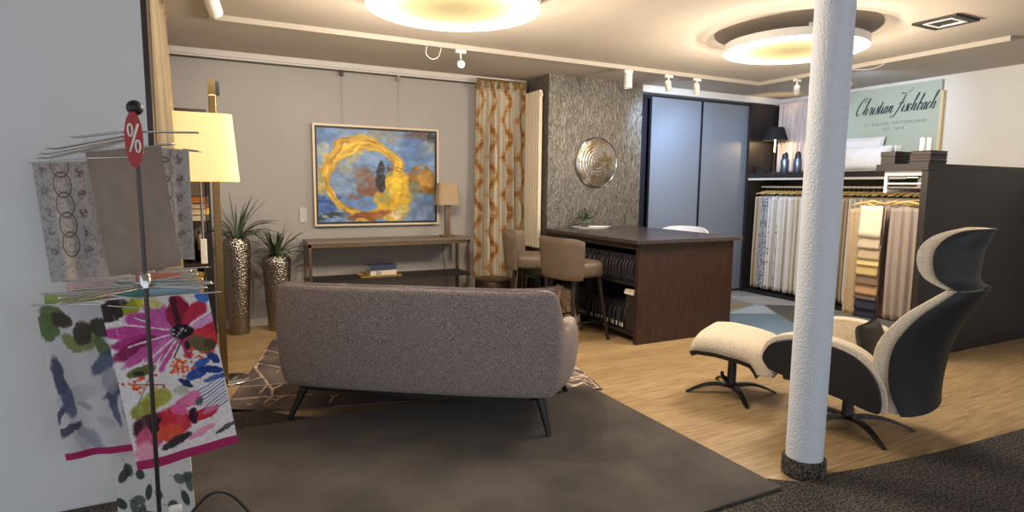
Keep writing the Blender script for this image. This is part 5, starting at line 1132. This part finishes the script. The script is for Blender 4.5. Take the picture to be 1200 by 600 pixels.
# ---------------------------------------------------------------- ceiling lights
def disc_mat(name):
    m = bpy.data.materials.new(name); m.use_nodes = True; nt = m.node_tree; nt.nodes.clear(); N = nt.nodes; L = nt.links
    tc = N.new('ShaderNodeTexCoord'); ln = N.new('ShaderNodeVectorMath'); ln.operation = 'LENGTH'
    sep = N.new('ShaderNodeSeparateXYZ'); cmb = N.new('ShaderNodeCombineXYZ'); L.new(tc.outputs['Object'], sep.inputs[0]); L.new(sep.outputs[0], cmb.inputs[0]); L.new(sep.outputs[1], cmb.inputs[1])
    L.new(cmb.outputs[0], ln.inputs[0]); mr = N.new('ShaderNodeMapRange'); mr.inputs[1].default_value = 0; mr.inputs[2].default_value = 0.52; L.new(ln.outputs['Value'], mr.inputs[0])
    r = N.new('ShaderNodeValToRGB'); L.new(mr.outputs[0], r.inputs['Fac']); e = N.new('ShaderNodeEmission'); L.new(r.outputs['Color'], e.inputs['Color']); e.inputs['Strength'].default_value = DISC
    r.color_ramp.elements[0].position = 0.15; r.color_ramp.elements[0].color = (0.40, 0.30, 0.14, 1); r.color_ramp.elements[1].position = 0.85; r.color_ramp.elements[1].color = (1.0, 0.86, 0.60, 1)
    el = r.color_ramp.elements.new(0.5); el.color = (0.62, 0.47, 0.22, 1)
    o = N.new('ShaderNodeOutputMaterial'); L.new(e.outputs[0], o.inputs[0]); return m
DISC = 2.2; FILL_EN = 16
dmat = disc_mat('warm_disc_diffuser')
def disc_light(lab, x, y, r):
    t = thing('ceiling_light', lab, 'ceiling light', (x, y, 2.50))
    MB().lathe([(r - 0.025, 0.0), (r, 0.0), (r, 0.06), (r - 0.03, 0.065), (0.0, 0.065)], 72, caps=False).build('housing', M['white_metal'], t, smooth=50)
    MB().lathe([(0, 0.004), (r - 0.026, 0.004), (r - 0.026, 0.012), (0, 0.012)], 72, caps=False).build('diffuser', dmat, t, smooth=50)['label'] = 'glowing warm diffuser'
    for k in range(3): MB().tube([(0.3 * math.cos(2.1 * k), 0.3 * math.sin(2.1 * k), 0.066), (0.3 * math.cos(2.1 * k), 0.3 * math.sin(2.1 * k), 0.1395)], 0.02, 8).build('ceiling_mount', M['white_metal'], t)
disc_light('big round glowing ceiling light above the sofa and painting', 1.41, 3.62, 0.54)
disc_light('big round glowing ceiling light cut across by the white column', 4.20, 3.37, 0.53)
for cx_, cy_, rr_ in ((1.41, 3.62, 0.54), (4.20, 3.37, 0.53)):
    for k in range(10):
        l = bpy.data.lights.new('unseen_disc_fill', 'POINT'); l.energy = FILL_EN; l.color = (1.0, 0.85, 0.66); l.shadow_soft_size = 0.0  # added unseen points hung below the discs, brightening room and ceiling
        o = bpy.data.objects.new('unseen_disc_fill', l); COL.objects.link(o); rk = (rr_ - 0.14) * (1 if k % 2 else 0.55); o.location = (cx_ + rk * math.cos(2 * PI * k / 10), cy_ + rk * math.sin(2 * PI * k / 10), 2.16 + 0.018 * ((k * 7) % 10))
M['track'] = mat('track_paint', rgb(178, 170, 160), 0.6)
# track
o = MB().box(0.05, 5.775, 5.04, 5.075, 2.60, CZ).build('light_track', M['track']); tag(o, 'long white lighting track running across the ceiling along the back wall', 'track')
o = MB().box(5.74, 5.775, 2.6, 5.039, 2.60, CZ).build('light_track', M['track']); tag(o, 'white lighting track branching off over the lounge corner towards the camera', 'track')
o = MB().box(0.05, 0.085, 3.9, 5.039, 2.60, CZ).build('light_track', M['track']); tag(o, 'short white lighting track running over the bookshelf side', 'track')
def spot(lab, x, y, aim, lit=False, big=False):
    t = thing('track_spotlight', lab, 'spotlight', (x, y, 2.60), 0)
    MB().box(-0.05, 0.05, -0.014, 0.014, -0.028, -0.0005, 0.003).build('adapter', M['white_metal'], t)
    MB().tube([(0, 0, -0.0285), (0, 0, -0.075)], 0.008, 10).build('stem', M['white_metal'], t, smooth=50)
    d = (Vector(aim) - Vector((x, y, 2.48))).normalized(); q = d.to_track_quat('Z', 'Y').to_matrix().to_4x4(); B = Matrix.Translation((0, 0, -0.115)) @ q
    r, l = (0.042, 0.09) if big else (0.032, 0.075)
    MB().lathe([(0, -l), (r * 0.8, -l), (r, -l * 0.8), (r, l * 0.7), (r * 0.9, l * 0.7), (r * 0.85, l * 0.45), (0, l * 0.45)], 32, M=B, caps=False).build('head', M['white_metal'], t, smooth=50)
    MB().lathe([(0, l * 0.5), (r * 0.82, l * 0.5)], 24, M=B, caps=False).build('lens', emis('spot_lens_on', (0.9, 0.95, 1, 1), 25) if lit else mat('spot_lens', rgb(210, 214, 220), 0.2), t)
    return (Vector((x, y, 2.60)) + B.to_translation() + d * (l * 0.75), d)
SP = {}
SP['a'] = spot('lit white track spotlight facing the room above the gold curtain', 2.03, 5.057, (1.2, 2.0, 1.3), True)
SP['b'] = spot('thick white cylinder spotlight before the rippled chimney wall', 3.87, 5.057, (3.87, 5.06, 0), big=True)
SP['c'] = spot('white track spotlight above the wardrobe, closer to the chimney', 4.40, 5.057, (5.25, 5.9, 1.9))
SP['d'] = spot('white track spotlight above the wardrobe middle', 4.80, 5.057, (5.7, 5.9, 1.5))
SP['e'] = spot('white track spotlight near the track corner before the grey lilac curtain', 5.757, 4.55, (6.9, 5.5, 1.9))
SP['f'] = spot('white track spotlight beside the column pointing to the green sign', 5.757, 3.97, (7.05, 4.3, 2.2))
SP['g'] = spot('white cylinder spotlight at the far end of the short track', 0.067, 4.2, (0.6, 6.3, 1.4), big=True)
for k, (pts, lb) in enumerate((([(1.72, 5.06, 2.599), (1.71, 5.05, 2.53), (1.76, 5.04, 2.49), (1.82, 5.05, 2.52), (1.85, 5.06, 2.599)], 'thin white cable loop hanging from the long track beside the lit spotlight'), ([(4.7, 3.6, 2.605), (5.0, 3.65, 2.56), (5.4, 3.7, 2.53), (5.65, 3.65, 2.55), (5.757, 3.6, 2.599)], 'thin cable looping from the round ceiling light to the branch track'))):
    q = spline([(0, 0)] + [(1, 0)], 2); P = [Vector(p) for p in pts]; out = []
    for i in range(len(P) - 1):
        p0, p1, p2, p3 = P[max(i - 1, 0)], P[i], P[i + 1], P[min(i + 2, len(P) - 1)]
        for j in range(8):
            s = j / 8; out.append(0.5 * ((2 * p1) + (p2 - p0) * s + (2 * p0 - 5 * p1 + 4 * p2 - p3) * s * s + (3 * p1 - p0 - 3 * p2 + p3) * s ** 3))
    out.append(P[-1]); o = MB().tube(out, 0.004, 6).build('light_cable', M['white_metal'], smooth=True); tag(o, lb, 'cable')
t = thing('ceiling_vent', 'square dark framed vent in the ceiling corner above the lounge chair', 'vent', (4.86, 2.62, CZ))
for k, (a_, b_) in enumerate(((0.15, 0.12), (0.10, 0.08))):
    mb = MB()
    for s in (-1, 1): mb.box(-a_, a_, s * a_, s * b_, -0.016, 0.0); mb.box(s * a_, s * b_, -b_, b_, -0.016, 0.0)
    mb.build('frame' if k == 0 else 'inner_frame', M['rail_dark'] if k == 0 else M['white_metal'], t)
MB().box(-0.079, 0.079, -0.079, 0.079, -0.008, 0).build('grille', M['rail_dark'], t)

# ---------------------------------------------------------------- light
def lamp(name, kind, loc, energy, col, **kw):
    l = bpy.data.lights.new(name, kind); l.energy = energy; l.color = col
    for k, v in kw.items(): setattr(l, k, v)
    o = bpy.data.objects.new(name, l); COL.objects.link(o); o.location = loc; return o
def aim(o, d): o.rotation_euler = Vector(d).to_track_quat('-Z', 'Y').to_euler(); return o
COOL = (0.48, 0.68, 1.0)
aim(lamp('spot_beam_room', 'SPOT', SP['a'][0], 50, (0.85, 0.92, 1), spot_size=1.2, spot_blend=0.6, shadow_soft_size=0.03), SP['a'][1])
aim(lamp('spot_beam_feature', 'SPOT', SP['b'][0], 26, (0.9, 0.95, 1), spot_size=1.3, spot_blend=0.7, shadow_soft_size=0.03), (0, 0.42, -1.0))
aim(lamp('spot_beam_wardrobe_a', 'SPOT', SP['c'][0], 75, COOL, spot_size=1.7, spot_blend=0.8, shadow_soft_size=0.03), SP['c'][1])
aim(lamp('spot_beam_wardrobe_b', 'SPOT', SP['d'][0], 70, COOL, spot_size=1.7, spot_blend=0.8, shadow_soft_size=0.03), SP['d'][1])
aim(lamp('spot_beam_curtain', 'SPOT', SP['e'][0], 30, COOL, spot_size=1.5, spot_blend=0.8, shadow_soft_size=0.03), SP['e'][1])
aim(lamp('spot_beam_sign', 'SPOT', SP['f'][0], 30, COOL, spot_size=1.5, spot_blend=0.8, shadow_soft_size=0.03), SP['f'][1])
aim(lamp('spot_beam_wall', 'SPOT', SP['g'][0], 60, (1, 0.9, 0.75), spot_size=1.4, spot_blend=0.8, shadow_soft_size=0.03), SP['g'][1])
lamp('floor_lamp_glow', 'POINT', (-0.05, 4.555, 1.69), 3.0, (1, 0.72, 0.38), shadow_soft_size=0.05)
lamp('shelf_lamp_glow', 'POINT', (6.685, 5.555, 2.075), 9.0, (1, 0.72, 0.38), shadow_soft_size=0.03)
# daylight through the open shop front behind the camera
w = bpy.data.worlds.new('daylight'); scene.world = w; w.use_nodes = True
w.node_tree.nodes['Background'].inputs['Color'].default_value = (0.84, 0.91, 1.0, 1); w.node_tree.nodes['Background'].inputs['Strength'].default_value = 1.15

# ---------------------------------------------------------------- camera
cam = bpy.data.cameras.new('camera'); co = bpy.data.objects.new('camera', cam); COL.objects.link(co); scene.camera = co
cam.sensor_width = 36.0; cam.sensor_fit = 'HORIZONTAL'; cam.lens = 698.0 * 36.0 / 1200.0; cam.clip_start = 0.05
p_, r_, y_ = [math.radians(a) for a in (6.5747, 0.5751, 26.8336)]
F_ = Vector((math.sin(y_) * math.cos(p_), math.cos(y_) * math.cos(p_), -math.sin(p_))); r0 = Vector((math.cos(y_), -math.sin(y_), 0)); u0 = r0.cross(F_)
R_ = r0 * math.cos(r_) + u0 * math.sin(r_); U_ = -r0 * math.sin(r_) + u0 * math.cos(r_)
co.matrix_world = Matrix(((R_.x, U_.x, -F_.x, 0), (R_.y, U_.y, -F_.y, 0), (R_.z, U_.z, -F_.z, 1.4), (0, 0, 0, 1)))
vs = scene.view_settings; vs.view_transform = 'Standard'; vs.look = 'None'; vs.gamma = 1.0; vs.use_curve_mapping = False; vs.exposure = 0.0
scene.cycles.use_denoising = True
scene.cycles.max_bounces = 8
